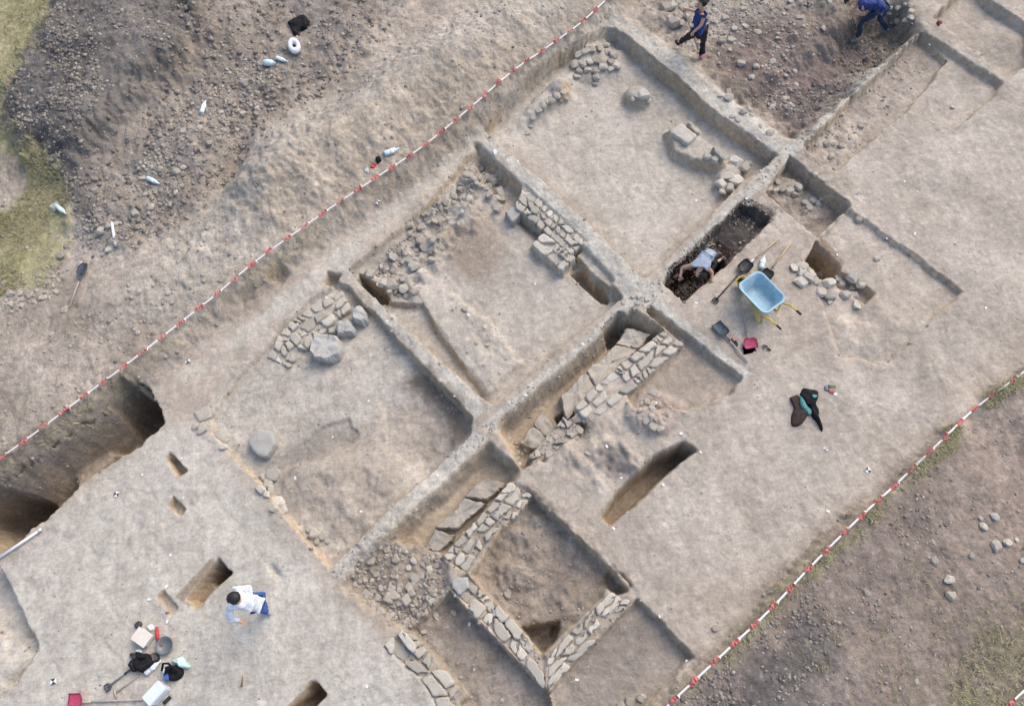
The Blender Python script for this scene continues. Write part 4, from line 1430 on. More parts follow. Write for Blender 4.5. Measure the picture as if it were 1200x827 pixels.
def shovel(p0, p1, label, z0=0.0, bl=.30, bw=.24, blade='steel', shaft='wood', grip=None, pointed=True, lift=.035, name='shovel', neck=.14, rs=.016, cat='shovel', lift1=None, socket=None):
    A, B = on_ground(*p0, lift, z0), on_ground(*p1, lift if lift1 is None else lift1, z0)
    t = thing(name, A, label, cat)
    L = frame_to(t, A, B)
    obj('shaft', T([(0, 0, 0), (0, L - bl - neck * .5, 0)], rs), M[shaft], t, True)
    obj('socket', T([(0, L - bl - neck, 0), (0, L - bl - .02, 0), (0, L - bl + .05, .004)], [rs * 1.25, rs * 1.2, rs * .6]), M[socket or blade], t, True)
    b = obj('blade', blade_bm(bw, bl, L - bl, pointed), M[blade], t, True)
    if grip:
        pts = [(0, .10, 0), (.0, .08, 0), (.05, .03, 0), (.055, -.03, 0), (0, -.035, 0), (-.055, -.03, 0), (-.05, .03, 0), (0, .08, 0)]
        obj('grip', T(pts, .017), M[grip], t, True)
    return t


shovel((838, 353), (877, 309), 'black shovel with a D-shaped grip left of the wheelbarrow', bl=.30, bw=.26, blade='greyplastic', shaft='blackplastic', grip='blackplastic')
shovel((913, 280), (866, 320), 'shovel with a pale wooden shaft and grey blade lying across the black shovel', bl=.30, bw=.25, blade='darksteel', shaft='wood', lift=.05, lift1=.09, socket='glaresteel')  # socket coloured pale as painted glare; the blade itself is dark
shovel((926, 286), (893, 330), 'dark-bladed shovel with a wooden shaft half under the wheelbarrow', bl=.28, bw=.24, blade='darksteel', shaft='wood')
shovel((876, 425), (838, 380), 'blue-bladed shovel with a wooden shaft at the baulk edge', bl=.32, bw=.23, blade='steel', shaft='greywood', pointed=False)
shovel((863, 343), (880, 409), 'long-handled pink shovel pointing down from the wheelbarrow', bl=.20, bw=.27, blade='pink', shaft='greywood', pointed=False, socket='greywood')
shovel((83, 362), (102, 310), 'shovel with a thin grey shaft on the upper left slope', z0=.4, bl=.3, bw=.20, blade='steel', shaft='greywood', lift=.06)
shovel((168, 819), (81, 823), 'pink shovel with a long wooden handle at the bottom left edge', bl=.27, bw=.30, blade='pink', shaft='greywood', pointed=False, socket='greywood')
shovel((127, 805), (172, 770), 'black-shafted shovel with a D grip tucked under the black bag', bl=.28, bw=.22, blade='darksteel', shaft='greyplastic', grip='darksteel')

# light blue dustpan and small tools
def dustpan(px, ang, label, mk, w=.24, l=.2, name='dustpan', h=.05, handle=True):
    p = on_ground(*px, .01)
    t = thing(name, p, label, 'dustpan', None, ang)
    bm = bmesh.new()
    th = .008
    A = [(-w / 2, 0, 0), (w / 2, 0, 0), (w * .42, l, 0), (-w * .42, l, 0)]
    lo = [bm.verts.new(q) for q in A]
    bm.faces.new(lo)
    up = [bm.verts.new((A[0][0], 0, .005)), bm.verts.new((A[1][0], 0, .005)), bm.verts.new((A[2][0], l, h)), bm.verts.new((A[3][0], l, h))]
    for i, j in ((1, 2), (2, 3), (3, 0)):
        bm.faces.new((lo[i], lo[j], up[j], up[i]))
    bmesh.ops.solidify(bm, geom=bm.faces[:], thickness=th)
    obj('pan', bm, M[mk], t)
    if handle:
        obj('handle', T([(0, l, .03), (0, l + .1, .035)], .014), M[mk], t, True)
    return t


dustpan((879, 414), math.radians(5), 'light blue plastic dustpan under the pink shovel blade', 'lightblue', .27, .17, handle=False)


def trowel(p0, p1, label, hm, bm_, w=.07, z0=0.0, name='trowel'):
    A, B = on_ground(*p0, .03, z0), on_ground(*p1, .02, z0)
    t = thing(name, A, label, 'trowel')
    L = frame_to(t, A, B)
    obj('handle', T([(0, 0, 0), (0, L * .2, 0), (0, L * .42, 0)], [.016, .02, .015]), M[hm], t, True)
    obj('blade', blade_bm(w, L * .55, L * .45, True, .004, .003), M[bm_], t, True)


trowel((857, 397), (864, 406), 'red-handled trowel beside the blue-bladed shovel', 'red', 'darksteel')
trowel((903, 411), (893, 405), 'small dark trowel right of the pink shovel', 'blackplastic', 'greyplastic')


# bottles
def bottle(p0, p1, label, z0=0.0, r=.045, body='bottle', group=None):
    A, B = on_ground(*p0, r * .95, z0), on_ground(*p1, r * .95, z0)
    t = thing('plastic_bottle', A, label, 'bottle', group)
    L = frame_to(t, A, B)
    obj('bottle_body', T([(0, 0, 0), (0, .012, 0), (0, L * .30, 0), (0, L * .33, 0), (0, L * .62, 0), (0, L * .68, 0), (0, L * .86, 0), (0, L * .93, 0)],
                         [r * .8, r, r, r * .95, r * .95, r, r * .38, r * .34], 14), M[body], t, True)
    obj('bottle_label', T([(0, L * .33, 0), (0, L * .6, 0)], r * 1.0, 14), M['label'], t, True)
    obj('cap', T([(0, L * .92, 0), (0, L, 0)], r * .42, 12), M['white'], t, True)


bottle((891, 316), (895, 301), 'clear bottle between two wooden shovel shafts by the wheelbarrow', 0, .055)
bottle((237, 134), (242, 120), 'bluish bottle lying on the dark spoil heap', .8, .05)
bottle((174, 210), (188, 217), 'pale bottle on the gravel below the dark heap', .6, .05)
bottle((67, 242), (79, 252), 'pale bottle resting against the round stone on the grass', .4, .05)
bottle((451, 182), (468, 176), 'pale blue bottle lying beside the upper tape', .5, .06)
bottle((324, 69), (338, 74), 'slim pale bottle between the jug and the ring-shaped roll', .6, .045)
bottle((172, 789), (190, 774), 'long white bottle lying alongside the black bag', 0, .05, 'white')

# big water jug
pj = on_ground(317, 77, .09, .6)
t = thing('water_jug', pj, 'bluish water jug lying on the dark heap edge', 'water jug', None, math.radians(-15))
t.scale = (.62, .75, .75)
obj('jug_body', T([(-.22, 0, 0), (-.2, 0, 0), (-.05, 0, 0), (.1, 0, 0), (.17, 0, 0), (.2, 0, 0)], [.05, .10, .11, .10, .06, .03], 14), M['bottle'], t, True)
obj('cap', T([(.2, 0, 0), (.24, 0, 0)], .04, 12), M['lightblue'], t, True)
# white ring-shaped roll
pr = on_ground(346, 57, .08, .6)
t = thing('white_roll', pr, 'white ring-shaped roll lying below the black bag', 'roll')
bm = bmesh.new()
R_, r_ = .11, .065
rings = []
for i in range(24):
    a = 2 * math.pi * i / 24
    rings.append([bm.verts.new(((R_ + r_ * math.cos(b)) * math.cos(a) * .85, (R_ + r_ * math.cos(b)) * math.sin(a) * 1.2, r_ * math.sin(b) * 1.1)) for b in [2 * math.pi * k / 10 for k in range(10)]])
for i in range(24):
    A, B = rings[i], rings[(i + 1) % 24]
    for k in range(10):
        bm.faces.new((A[k], A[(k + 1) % 10], B[(k + 1) % 10], B[k]))
obj('roll_body', bm, M['white'], t, True).rotation_euler = (.25, .1, .2)


# crumpled cloth and bags, from their outline
def heap(px, h, name, mat, label=None, cat=None, z0=0.0, parent=None, seed=1, wr=.35, lift=0.0, pw=2.2):
    r = random.Random(seed)
    P = [on_ground(x, y, 0, z0) for x, y in px]
    c = sum(P, Vector()) / len(P)
    pts = catmull([Vector((p.x, p.y, 0)) for p in P] + [Vector((P[0].x, P[0].y, 0))], 5)[:-1]
    n = len(pts)
    bm = bmesh.new()
    rings = []
    org = Vector((c.x, c.y, ground_z(c.x, c.y) + lift))
    for s in (1, .985, .93, .84, .72, .58, .44, .3, .16):
        ring = []
        for p in pts:
            q = Vector((c.x + (p.x - c.x) * s, c.y + (p.y - c.y) * s, 0))
            wv = float(fbm(np.array([q.x]), np.array([q.y]), .16, 3, seed + 60)[0])
            rg = 1 - abs(float(fbm(np.array([q.x]), np.array([q.y]), .11, 2, seed + 80)[0])) * 2
            z = (h * (1 - s ** 9) * (.7 + wr * wv + wr * .6 * rg)) if s < 1 else 0
            g = ground_z(q.x, q.y)
            ring.append(bm.verts.new((q.x - org.x, q.y - org.y, (g + lift if parent is None or lift == 0 else org.z) - org.z + max(z, .004 if s < 1 else 0))))
        rings.append(ring)
    for A, B in zip(rings, rings[1:]):
        for i in range(n):
            bm.faces.new((A[i], A[(i + 1) % n], B[(i + 1) % n], B[i]))
    bm.faces.new(rings[-1])
    bm.faces.new(rings[0][::-1])
    bmesh.ops.recalc_face_normals(bm, faces=bm.faces[:])
    o = obj(name, bm, M[mat], None, True)
    if parent:
        o.parent = parent
        o.location = org - parent.location
    else:
        o.location = org
        tag(o, label, cat)
    return o


heap([(337, 27), (350, 20), (358, 19), (363, 27), (360, 34), (353, 37), (350, 43), (344, 42), (341, 34)], .14, 'black_bag', 'black', 'crumpled black bag on the spoil above the white roll', 'bag', .6, seed=3)
t = thing('jacket', on_ground(944, 478), 'black and dark brown jacket with teal lining dropped on the ground', 'jacket')
heap([(925, 466), (936, 463), (938, 480), (946, 486), (938, 498), (928, 499), (927, 488), (930, 478)], .07, 'body_panel', 'brownfab', parent=t, seed=5)
heap([(937, 462), (941, 455), (949, 456), (958, 458), (958, 466), (955, 473), (960, 483), (958, 490), (964, 503), (962, 505), (957, 495), (951, 488), (949, 478), (942, 472)], .10, 'sleeve', 'black', parent=t, seed=6)
heap([(936, 464), (941, 470), (946, 480), (951, 483), (948, 487), (942, 482), (937, 475)], .05, 'lining', 'teal', parent=t, seed=7, lift=.06)
heap([(950, 464), (956, 465), (954, 468), (950, 467)], .03, 'inner_collar', 'teal', parent=t, seed=8, lift=.09)
t = thing('snack_packet', on_ground(973, 457), 'small bright multicoloured packet beside the black jacket', 'packet')
heap([(966, 452), (971, 451), (971, 458), (966, 457)], .04, 'purple_side', 'purple', parent=t, seed=9)
heap([(970, 451), (979, 452), (978, 455), (970, 455)], .05, 'green_side', 'green', parent=t, seed=10, lift=.006)
heap([(970, 455), (978, 455), (977, 461), (971, 460)], .045, 'orange_side', 'orange', parent=t, seed=11, lift=.003)
heap([(976, 461), (980, 460), (981, 463), (977, 464)], .03, 'white_flap', 'white', parent=t, seed=12)
heap([(440, 186), (445, 184), (447, 189), (443, 192), (441, 190)], .10, 'knitted_hat', 'black', 'little black hat near the pale blue bottle by the tape', 'hat', .5, seed=13)
heap([(434, 196), (437, 192), (441, 193), (439, 197), (435, 197)], .05, 'red_cloth', 'red', 'small dark red rag near the upper tape', 'rag', .5, seed=14)
heap([(427, 199), (431, 197), (432, 202), (428, 202)], .05, 'plastic_scrap', 'white', 'greyish white plastic scrap near the upper tape', 'scrap', .5, seed=15)

# bottom-left kit
t = thing('black_bag', on_ground(170, 777), 'bulky black kit bag with pouches at the bottom left', 'bag')
heap([(158, 776), (164, 768), (170, 765), (179, 768), (184, 776), (178, 783), (168, 788), (160, 783)], .26, 'bag_body', 'black', parent=t, seed=21, wr=.15)
heap([(153, 766), (157, 764), (163, 767), (162, 772), (156, 771)], .12, 'pouch', 'blackplastic', parent=t, seed=22)
heap([(178, 768), (182, 764), (187, 768), (187, 773), (181, 776)], .14, 'pouch', 'blackplastic', parent=t, seed=23)
heap([(166, 763), (173, 765), (178, 770), (172, 772), (166, 768)], .08, 'strap', 'black', parent=t, seed=24, lift=.18)
heap([(160, 761), (166, 760), (167, 765), (161, 766)], .08, 'crumpled_bag', 'bottle', 'crumpled clear plastic beside the black kit bag', 'plastic bag', seed=25)
t = thing('backpack', on_ground(204, 788), 'black backpack with blue and white side panel beside the foam box', 'backpack')
heap([(196, 785), (200, 780), (208, 779), (215, 784), (215, 791), (208, 797), (198, 797), (194, 791)], .24, 'pack_body', 'black', parent=t, seed=26, wr=.2)
heap([(192, 783), (196, 784), (199, 790), (197, 796), (193, 790)], .12, 'side_panel', 'foam', parent=t, seed=27, wr=.4)
heap([(198, 790), (202, 789), (203, 796), (199, 797)], .05, 'front_pocket', 'jeans', parent=t, seed=28, lift=.16)
obj('shoulder_strap', T([Vector((-.14, .06, .16)), Vector((-.08, .16, .26)), Vector((.03, .15, .29)), Vector((.1, .06, .26))], .02), M['black'], t, True)
obj('shoulder_strap', T([Vector((-.05, .0, .22)), Vector((.0, .09, .3)), Vector((.09, .1, .28)), Vector((.16, .0, .2))], .02), M['black'], t, True)
heap([(203, 773), (210, 770), (215, 769), (219, 775), (224, 780), (221, 783), (213, 782), (207, 777)], .10, 'plastic_bag', 'tealbag', 'pale teal and white plastic bag behind the backpack', 'plastic bag', seed=29, wr=.5)


def rbox_bm(sx, sy, sz, bev=.015):
    bm = bmesh.new()
    bmesh.ops.create_cube(bm, size=1)
    bmesh.ops.scale(bm, vec=(sx, sy, sz), verts=bm.verts)
    bmesh.ops.translate(bm, vec=(0, 0, sz / 2), verts=bm.verts)
    bmesh.ops.bevel(bm, geom=bm.edges[:], offset=bev, segments=2, affect='EDGES')
    return bm


def quad_frame(px, z0=0.0):
    P = [on_ground(x, y, 0, z0) for x, y in px]
    c = sum(P, Vector()) / 4
    a = P[1] - P[0]
    return c, math.atan2(a.y, a.x), ((P[1] - P[0]).length + (P[2] - P[3]).length) / 2, ((P[2] - P[1]).length + (P[3] - P[0]).length) / 2


c, ang, lx, ly = quad_frame([(181, 824), (173, 815), (194, 797), (204, 810)])
t = thing('foam_box', c, 'white foam cool box with its lid on at the bottom edge', 'cool box', None, ang)
obj('box_body', rbox_bm(lx * .95, ly * .95, .2), M['foam'], t)
o = obj('lid', rbox_bm(lx, ly, .05), M['foam'], t)
o.location = (0, 0, .202)
obj('phone', rbox_bm(.16, .07, .012, .004), M['blackplastic'], None)
o = bpy.data.objects['phone']
p = on_ground(196, 820, .003)
o.location = p
o.rotation_euler = (0, 0, math.radians(38))
tag(o, 'small black phone lying beside the foam box', 'phone')
c, ang, lx, ly = quad_frame([(160, 746), (170, 732), (182, 747), (171, 762)])
t = thing('finds_crate', (c.x, c.y, c.z), 'cream board resting on a pale crate among the tools', 'crate', None, ang)
obj('crate_body', rbox_bm(lx * .9, ly * .9, .14), M['white'], t)
o = obj('lid_board', rbox_bm(lx, ly, .018, .005), M['board'], t)
o.location = (0, 0, .145)
heap([(158, 731), (163, 727), (167, 730), (165, 735), (160, 736)], .09, 'black_dustpan', 'blackplastic', 'small black pan lying above the cream board', 'dustpan', seed=31)
heap([(174, 733), (179, 731), (181, 737), (177, 739)], .09, 'paper_cup', 'white', 'crumpled white cup at the corner of the cream board', 'cup', seed=32)
# red-handled ladle with grey pan
t = thing('hand_brush', on_ground(186, 745), 'red-handled brush lying beside the cream board', 'brush', None, math.radians(-80))
obj('handle', T([(-.16, 0, .04), (-.1, 0, .05), (.02, 0, .05), (.1, 0, .04)], [.02, .033, .033, .02], 10), M['red'], t, True)
obj('stem', T([(.1, .0, .04), (.15, .03, .04), (.19, .06, .045)], .012), M['rust'], t, True)
p = on_ground(195, 756)
t = thing('metal_bowl', p, 'round grey metal bowl at the end of the red handle', 'bowl')
bm = bmesh.new()
prof = [(.0, .01), (.11, .01), (.15, .08), (.158, .085), (.15, .09), (.105, .03), (0, .025)]
rings = [[bm.verts.new((r * math.cos(2 * math.pi * k / 20), r * math.sin(2 * math.pi * k / 20), z)) for k in range(20)] if r else [bm.verts.new((0, 0, z))] for r, z in prof]
for A, B in zip(rings, rings[1:]):
    for k in range(20):
        if len(A) == 1:
            bm.faces.new((A[0], B[(k + 1) % 20], B[k]))
        elif len(B) == 1:
            bm.faces.new((A[k], A[(k + 1) % 20], B[0]))
        else:
            bm.faces.new((A[k], A[(k + 1) % 20], B[(k + 1) % 20], B[k]))
bmesh.ops.recalc_face_normals(bm, faces=bm.faces[:])
obj('bowl_body', bm, M['greyplastic'], t, True)
# T-handled pick stick
A, B = on_ground(136, 812, .02), on_ground(164, 790, .03)
t = thing('hoe', A, 'thin hoe with a short cross head under the black bag', 'hoe')
L = frame_to(t, A, B)
obj('shaft', T([(0, 0, 0), (0, L, 0)], .014), M['greywood'], t, True)
obj('hoe_head', T([(-.09, .02, 0), (0, 0, .01), (.09, -.02, 0)], [.012, .022, .012]), M['greywood'], t, True)
# white poles
for p0, p1, l, r_ in (((-8, 658), (45, 622), 'long white measuring staff at the edge of the deep trench', .026), ((132, 262), (136, 288), 'short white pole lying on the upper left slope', .03)):
    A, B = (at(*p0, .07), at(*p1, .07)) if r_ < .03 else (on_ground(*p0, .03, .4), on_ground(*p1, .03, .4))
    t = thing('white_pole', A, l, 'pole')
    L = frame_to(t, A, B)
    obj('pole_shaft', T([(0, 0, 0), (0, L, 0)], r_, 10), M['white'], t, True)
    obj('end_cap', T([(0, L - .002, 0), (0, L + .06, 0)], r_ * 1.1, 10), M['greyplastic' if r_ >= .03 else 'white'], t, True)
t = thing('rusty_nail', on_ground(284, 797), 'rusty iron spike on the pale ground near the bottom', 'spike', None, math.radians(85))
t.scale = (.7, .7, .7)
obj('spike_shaft', T([(-.12, 0, .01), (.15, 0, .012)], [.022, .006]), M['rust'], t, True)
obj('spike_head', T([(-.13, 0, .012), (-.10, 0, .012)], .04), M['rust'], t, True)
heap([(1097, 27), (1101, 25), (1104, 28), (1100, 31)], .06, 'red_cloth', 'maroon', 'tiny maroon rag on the top right baulk', 'rag', seed=41)
heap([(576, 717), (580, 714), (583, 718), (579, 723)], .06, 'plastic_scrap', 'white', 'white plastic bag scrap on the sunken room wall', 'scrap', seed=42)
heap([(577, 177), (581, 176), (583, 180), (579, 183)], .07, 'crumpled_paper', 'white', 'crumpled white paper at the head of the wall strip baulk', 'paper', seed=43)

# survey targets (four triangles) and finds labels
def target(px, py, ang, label, s=.05):
    p = on_ground(px, py, .012)
    t = thing('survey_target', p, label, 'survey target', 'black and white survey targets', ang)
    bm = bmesh.new()
    bmesh.ops.create_cube(bm, size=1)
    bmesh.ops.scale(bm, vec=(s * 2, s * 2, .006), verts=bm.verts)
    obj('target_plate', bm, M['paper'], t)
    for k in (0, 1):
        bm = bmesh.new()
        q = [(0, 0), (s * .95, s * .95), (-s * .95, s * .95)] if k == 0 else [(0, 0), (-s * .95, -s * .95), (s * .95, -s * .95)]
        lo = [bm.verts.new((x, y, .0)) for x, y in q]
        f = bm.faces.new(lo)
        e = bmesh.ops.extrude_face_region(bm, geom=[f])
        bmesh.ops.translate(bm, vec=(0, 0, .003), verts=[v for v in e['geom'] if isinstance(v, bmesh.types.BMVert)])
        bmesh.ops.recalc_face_normals(bm, faces=bm.faces[:])
        o = obj('black_triangle', bm, M['blackplastic'], t)
        o.location = (0, 0, .005)


for x, y, a, l in ((443, 237, .9, 'survey target on the strip below the upper tape'), (220, 423, .3, 'survey target on the strip near the deep trench'), (137, 579, 1.2, 'survey target on the pale platform near the deep trench'),
                   (1017, 551, .6, 'survey target on the right near the lower tape'), (63, 798, .2, 'survey target on the pale platform at the bottom left')):
    target(x, y, a, l)
TAGS = [(607, 189), (167, 556), (1069, 27), (1088, 55), (454, 376), (383, 349), (549, 369), (627, 333), (816, 355), (683, 403), (775, 212), (816, 235), (875, 233), (1075, 225), (1072, 274), (1039, 279), (981, 299), (1155, 361),
        (213, 537), (215, 583), (432, 470), (513, 557), (616, 463), (559, 581), (769, 472), (711, 523), (798, 508), (821, 530), (777, 568), (969, 527), (970, 599), (200, 650), (195, 687), (175, 702), (196, 728),
        (550, 731), (587, 729), (430, 804), (719, 619), (773, 722), (805, 774), (676, 796), (1060, 213), (728, 560), (346, 560), (390, 512), (423, 599), (1001, 150), (966, 455 + 70)]
tb = rbox_bm(.11, .07, .012, .003)
tme = bpy.data.meshes.new('finds_label')
tb.to_mesh(tme)
tb.free()
tme.materials.append(M['paper'])
for i, (x, y) in enumerate(TAGS):
    p = on_ground(x, y, .004)
    o = bpy.data.objects.new('finds_label', tme)
    COL.objects.link(o)
    o.location = p
    s = random.uniform(.38, .62)
    o.scale = (s, s, 1)
    o.rotation_euler = (random.gauss(0, .1), random.gauss(0, .1), random.uniform(0, 3.1))
    tag(o, 'small white paper label marking a find on the soil', 'label', 'white finds labels')


# ---------------------------------------------------------------- wheelbarrow
def wheelbarrow():
    g = on_ground(888, 358)
    C = at(893, 342, g.z + .52)
    ang = math.atan2((at(911, 360, .52) - at(876, 324, .52)).y, (at(911, 360, .52) - at(876, 324, .52)).x)
    t = thing('wheelbarrow', (C.x, C.y, g.z), 'pale blue wheelbarrow with a yellow frame, empty', 'wheelbarrow', None, ang)
    t.scale = (.84, .84, .9)
    # local +X points to the handles
    def rr(lx, ly, r, z, n=6, ox=0.0):
        pts = []
        for cx, cy, a0 in ((lx / 2 - r, ly / 2 - r, 0), (-lx / 2 + r, ly / 2 - r, 90), (-lx / 2 + r, -ly / 2 + r, 180), (lx / 2 - r, -ly / 2 + r, 270)):
            for k in range(n + 1):
                a = math.radians(a0 + 90 * k / n)
                pts.append(Vector((cx + r * math.cos(a) + ox, cy + r * math.sin(a), z)))
        return pts
    bm = bmesh.new()
    prof = [rr(.92, .66, .14, .58), rr(.98, .72, .16, .585), rr(.98, .72, .16, .565), rr(.90, .64, .14, .55), rr(.66, .46, .10, .29, ox=.04), rr(.58, .40, .08, .265, ox=.05),
            rr(.56, .38, .08, .275, ox=.05), rr(.64, .44, .10, .30, ox=.04), rr(.89, .63, .14, .565)]
    rings = [[bm.verts.new(p) for p in q] for q in prof]
    n = len(rings[0])
    order = [rings[0], rings[1], rings[2], rings[3], rings[4], rings[5]]
    for A, B in zip(order, order[1:]):
        for k in range(n):
            bm.faces.new((A[k], A[(k + 1) % n], B[(k + 1) % n], B[k]))
    bm.faces.new(rings[5])
    inner = [rings[0], rings[8], rings[7], rings[6]]
    for A, B in zip(inner, inner[1:]):
        for k in range(n):
            bm.faces.new((A[k], B[k], B[(k + 1) % n], A[(k + 1) % n]))
    bm.faces.new(rings[6])
    bmesh.ops.recalc_face_normals(bm, faces=bm.faces[:])
    obj('tray', bm, M['tray'], t, False)
    for s in (-1, 1):
        obj('handle_tube', T([(-.52, s * .10, .22), (-.2, s * .2, .25), (.2, s * .26, .27), (.42, s * .30, .34), (.62, s * .31, .52), (.84, s * .31, .56)], .020), M['yellow'], t, True)
        obj('grip', T([(.83, s * .31, .56), (.97, s * .31, .575)], .026), M['rubber'], t, True)
        obj('leg', T([(.16, s * .25, .27), (.28, s * .27, .05), (.34, s * .27, .02), (.46, s * .27, .04), (.42, s * .29, .33)], .023), M['yellow'], t, True)
    obj('front_guard', T([(-.52, -.10, .22), (-.66, -.12, .3), (-.68, 0, .32), (-.66, .12, .3), (-.52, .10, .22)], .018), M['yellow'], t, True)
    w = bpy.data.objects.new('wheel', None)
    COL.objects.link(w)
    w.parent = t
    w.location = (-.52, 0, .19)
    def ringm(R_, r_, sx, n1=24, n2=8):
        bm = bmesh.new()
        rg = [[bm.verts.new(((R_ + r_ * math.cos(b)) * math.cos(a), sx * math.sin(b), (R_ + r_ * math.cos(b)) * math.sin(a))) for b in [2 * math.pi * k / n2 for k in range(n2)]] for a in [2 * math.pi * i / n1 for i in range(n1)]]
        for i in range(n1):
            for k in range(n2):
                bm.faces.new((rg[i][k], rg[(i + 1) % n1][k], rg[(i + 1) % n1][(k + 1) % n2], rg[i][(k + 1) % n2]))
        return bm
    obj('tyre', ringm(.145, .045, .045), M['rubber'], w, True)
    obj('rim', T([(0, -.03, 0), (0, .03, 0)], .11, 16), M['yellow'], w, True)
    return t


wheelbarrow()


# ---------------------------------------------------------------- people
def skin_obj(name, nodes, edges, mat, parent, root, sub=1):
    """nodes: {name: (Vector, radius)}; grows one continuous surface over the skeleton"""
    keys = list(nodes)
    idx = {k: i for i, k in enumerate(keys)}
    me = bpy.data.meshes.new(name)
    me.from_pydata([nodes[k][0][:] for k in keys], [(idx[a], idx[b]) for a, b in edges], [])
    o = bpy.data.objects.new(name, me)
    COL.objects.link(o)
    o.modifiers.new('skin', 'SKIN')
    s = o.modifiers.new('subdivide', 'SUBSURF')
    s.levels = s.render_levels = sub
    for i, k in enumerate(keys):
        r = nodes[k][1]
        sv = me.skin_vertices[0].data[i]
        sv.radius = (r, r) if not isinstance(r, tuple) else r
        sv.use_root = (k == root)
    dg = bpy.context.evaluated_depsgraph_get()
    em = bpy.data.meshes.new_from_object(o.evaluated_get(dg))
    em.name = name
    bpy.data.objects.remove(o)
    if name in ('shirt', 'trousers', 'hair_length'):
        n_ = len(em.vertices)
        co, no = np.empty(n_ * 3, np.float32), np.empty(n_ * 3, np.float32)
        em.vertices.foreach_get('co', co)
        em.vertex_normals.foreach_get('vector', no)
        co, no = co.reshape(-1, 3), no.reshape(-1, 3)
        k = fbm(co[:, 0] * 1.5 + co[:, 2], co[:, 1] * 1.5 - co[:, 2] * .6, .10, 2, 7) - .8 * np.abs(fbm(co[:, 0] + co[:, 2] * 2, co[:, 1] + co[:, 2], .16, 2, 17))
        em.vertices.foreach_set('co', (co + no * (k * .028 + .004)[:, None]).astype(np.float32).ravel())
    r = link_mesh(name, em, mat, None, True)
    if parent:
        r.parent = parent
    return r


def join_bm(target, others):
    bm = bmesh.new()
    bm.from_mesh(target.data)
    for o in others:
        b2 = bmesh.new()
        b2.from_mesh(o.data)
        tmp = bpy.data.meshes.new('tmp')
        b2.to_mesh(tmp)
        b2.free()
        bm.from_mesh(tmp)
        bpy.data.meshes.remove(tmp)
        me = o.data
        bpy.data.objects.remove(o)
        bpy.data.meshes.remove(me)
    bm.to_mesh(target.data)
    bm.free()
    target.data.polygons.foreach_set('use_smooth', [True] * len(target.data.polygons))


def ellipsoid(c, rx, ry, rz, axis=Vector((0, 0, 1)), fwd=Vector((0, 1, 0)), cut=None, noise_=0.0, seed=1):
    z = axis.normalized()
    x = fwd.cross(z).normalized()
    y = z.cross(x)
    R_ = Matrix((x, y, z)).transposed()
    r = random.Random(seed)
    bm = bmesh.new()
    bmesh.ops.create_icosphere(bm, subdivisions=3, radius=1)
    if cut is not None:
        bmesh.ops.delete(bm, geom=[v for v in bm.verts if cut(v.co)], context='VERTS')
    for v in bm.verts:
        k = 1 + r.uniform(-noise_, noise_)
        v.co = c + R_ @ Vector((v.co.x * rx * k, v.co.y * ry * k, v.co.z * rz * k))
    return bm


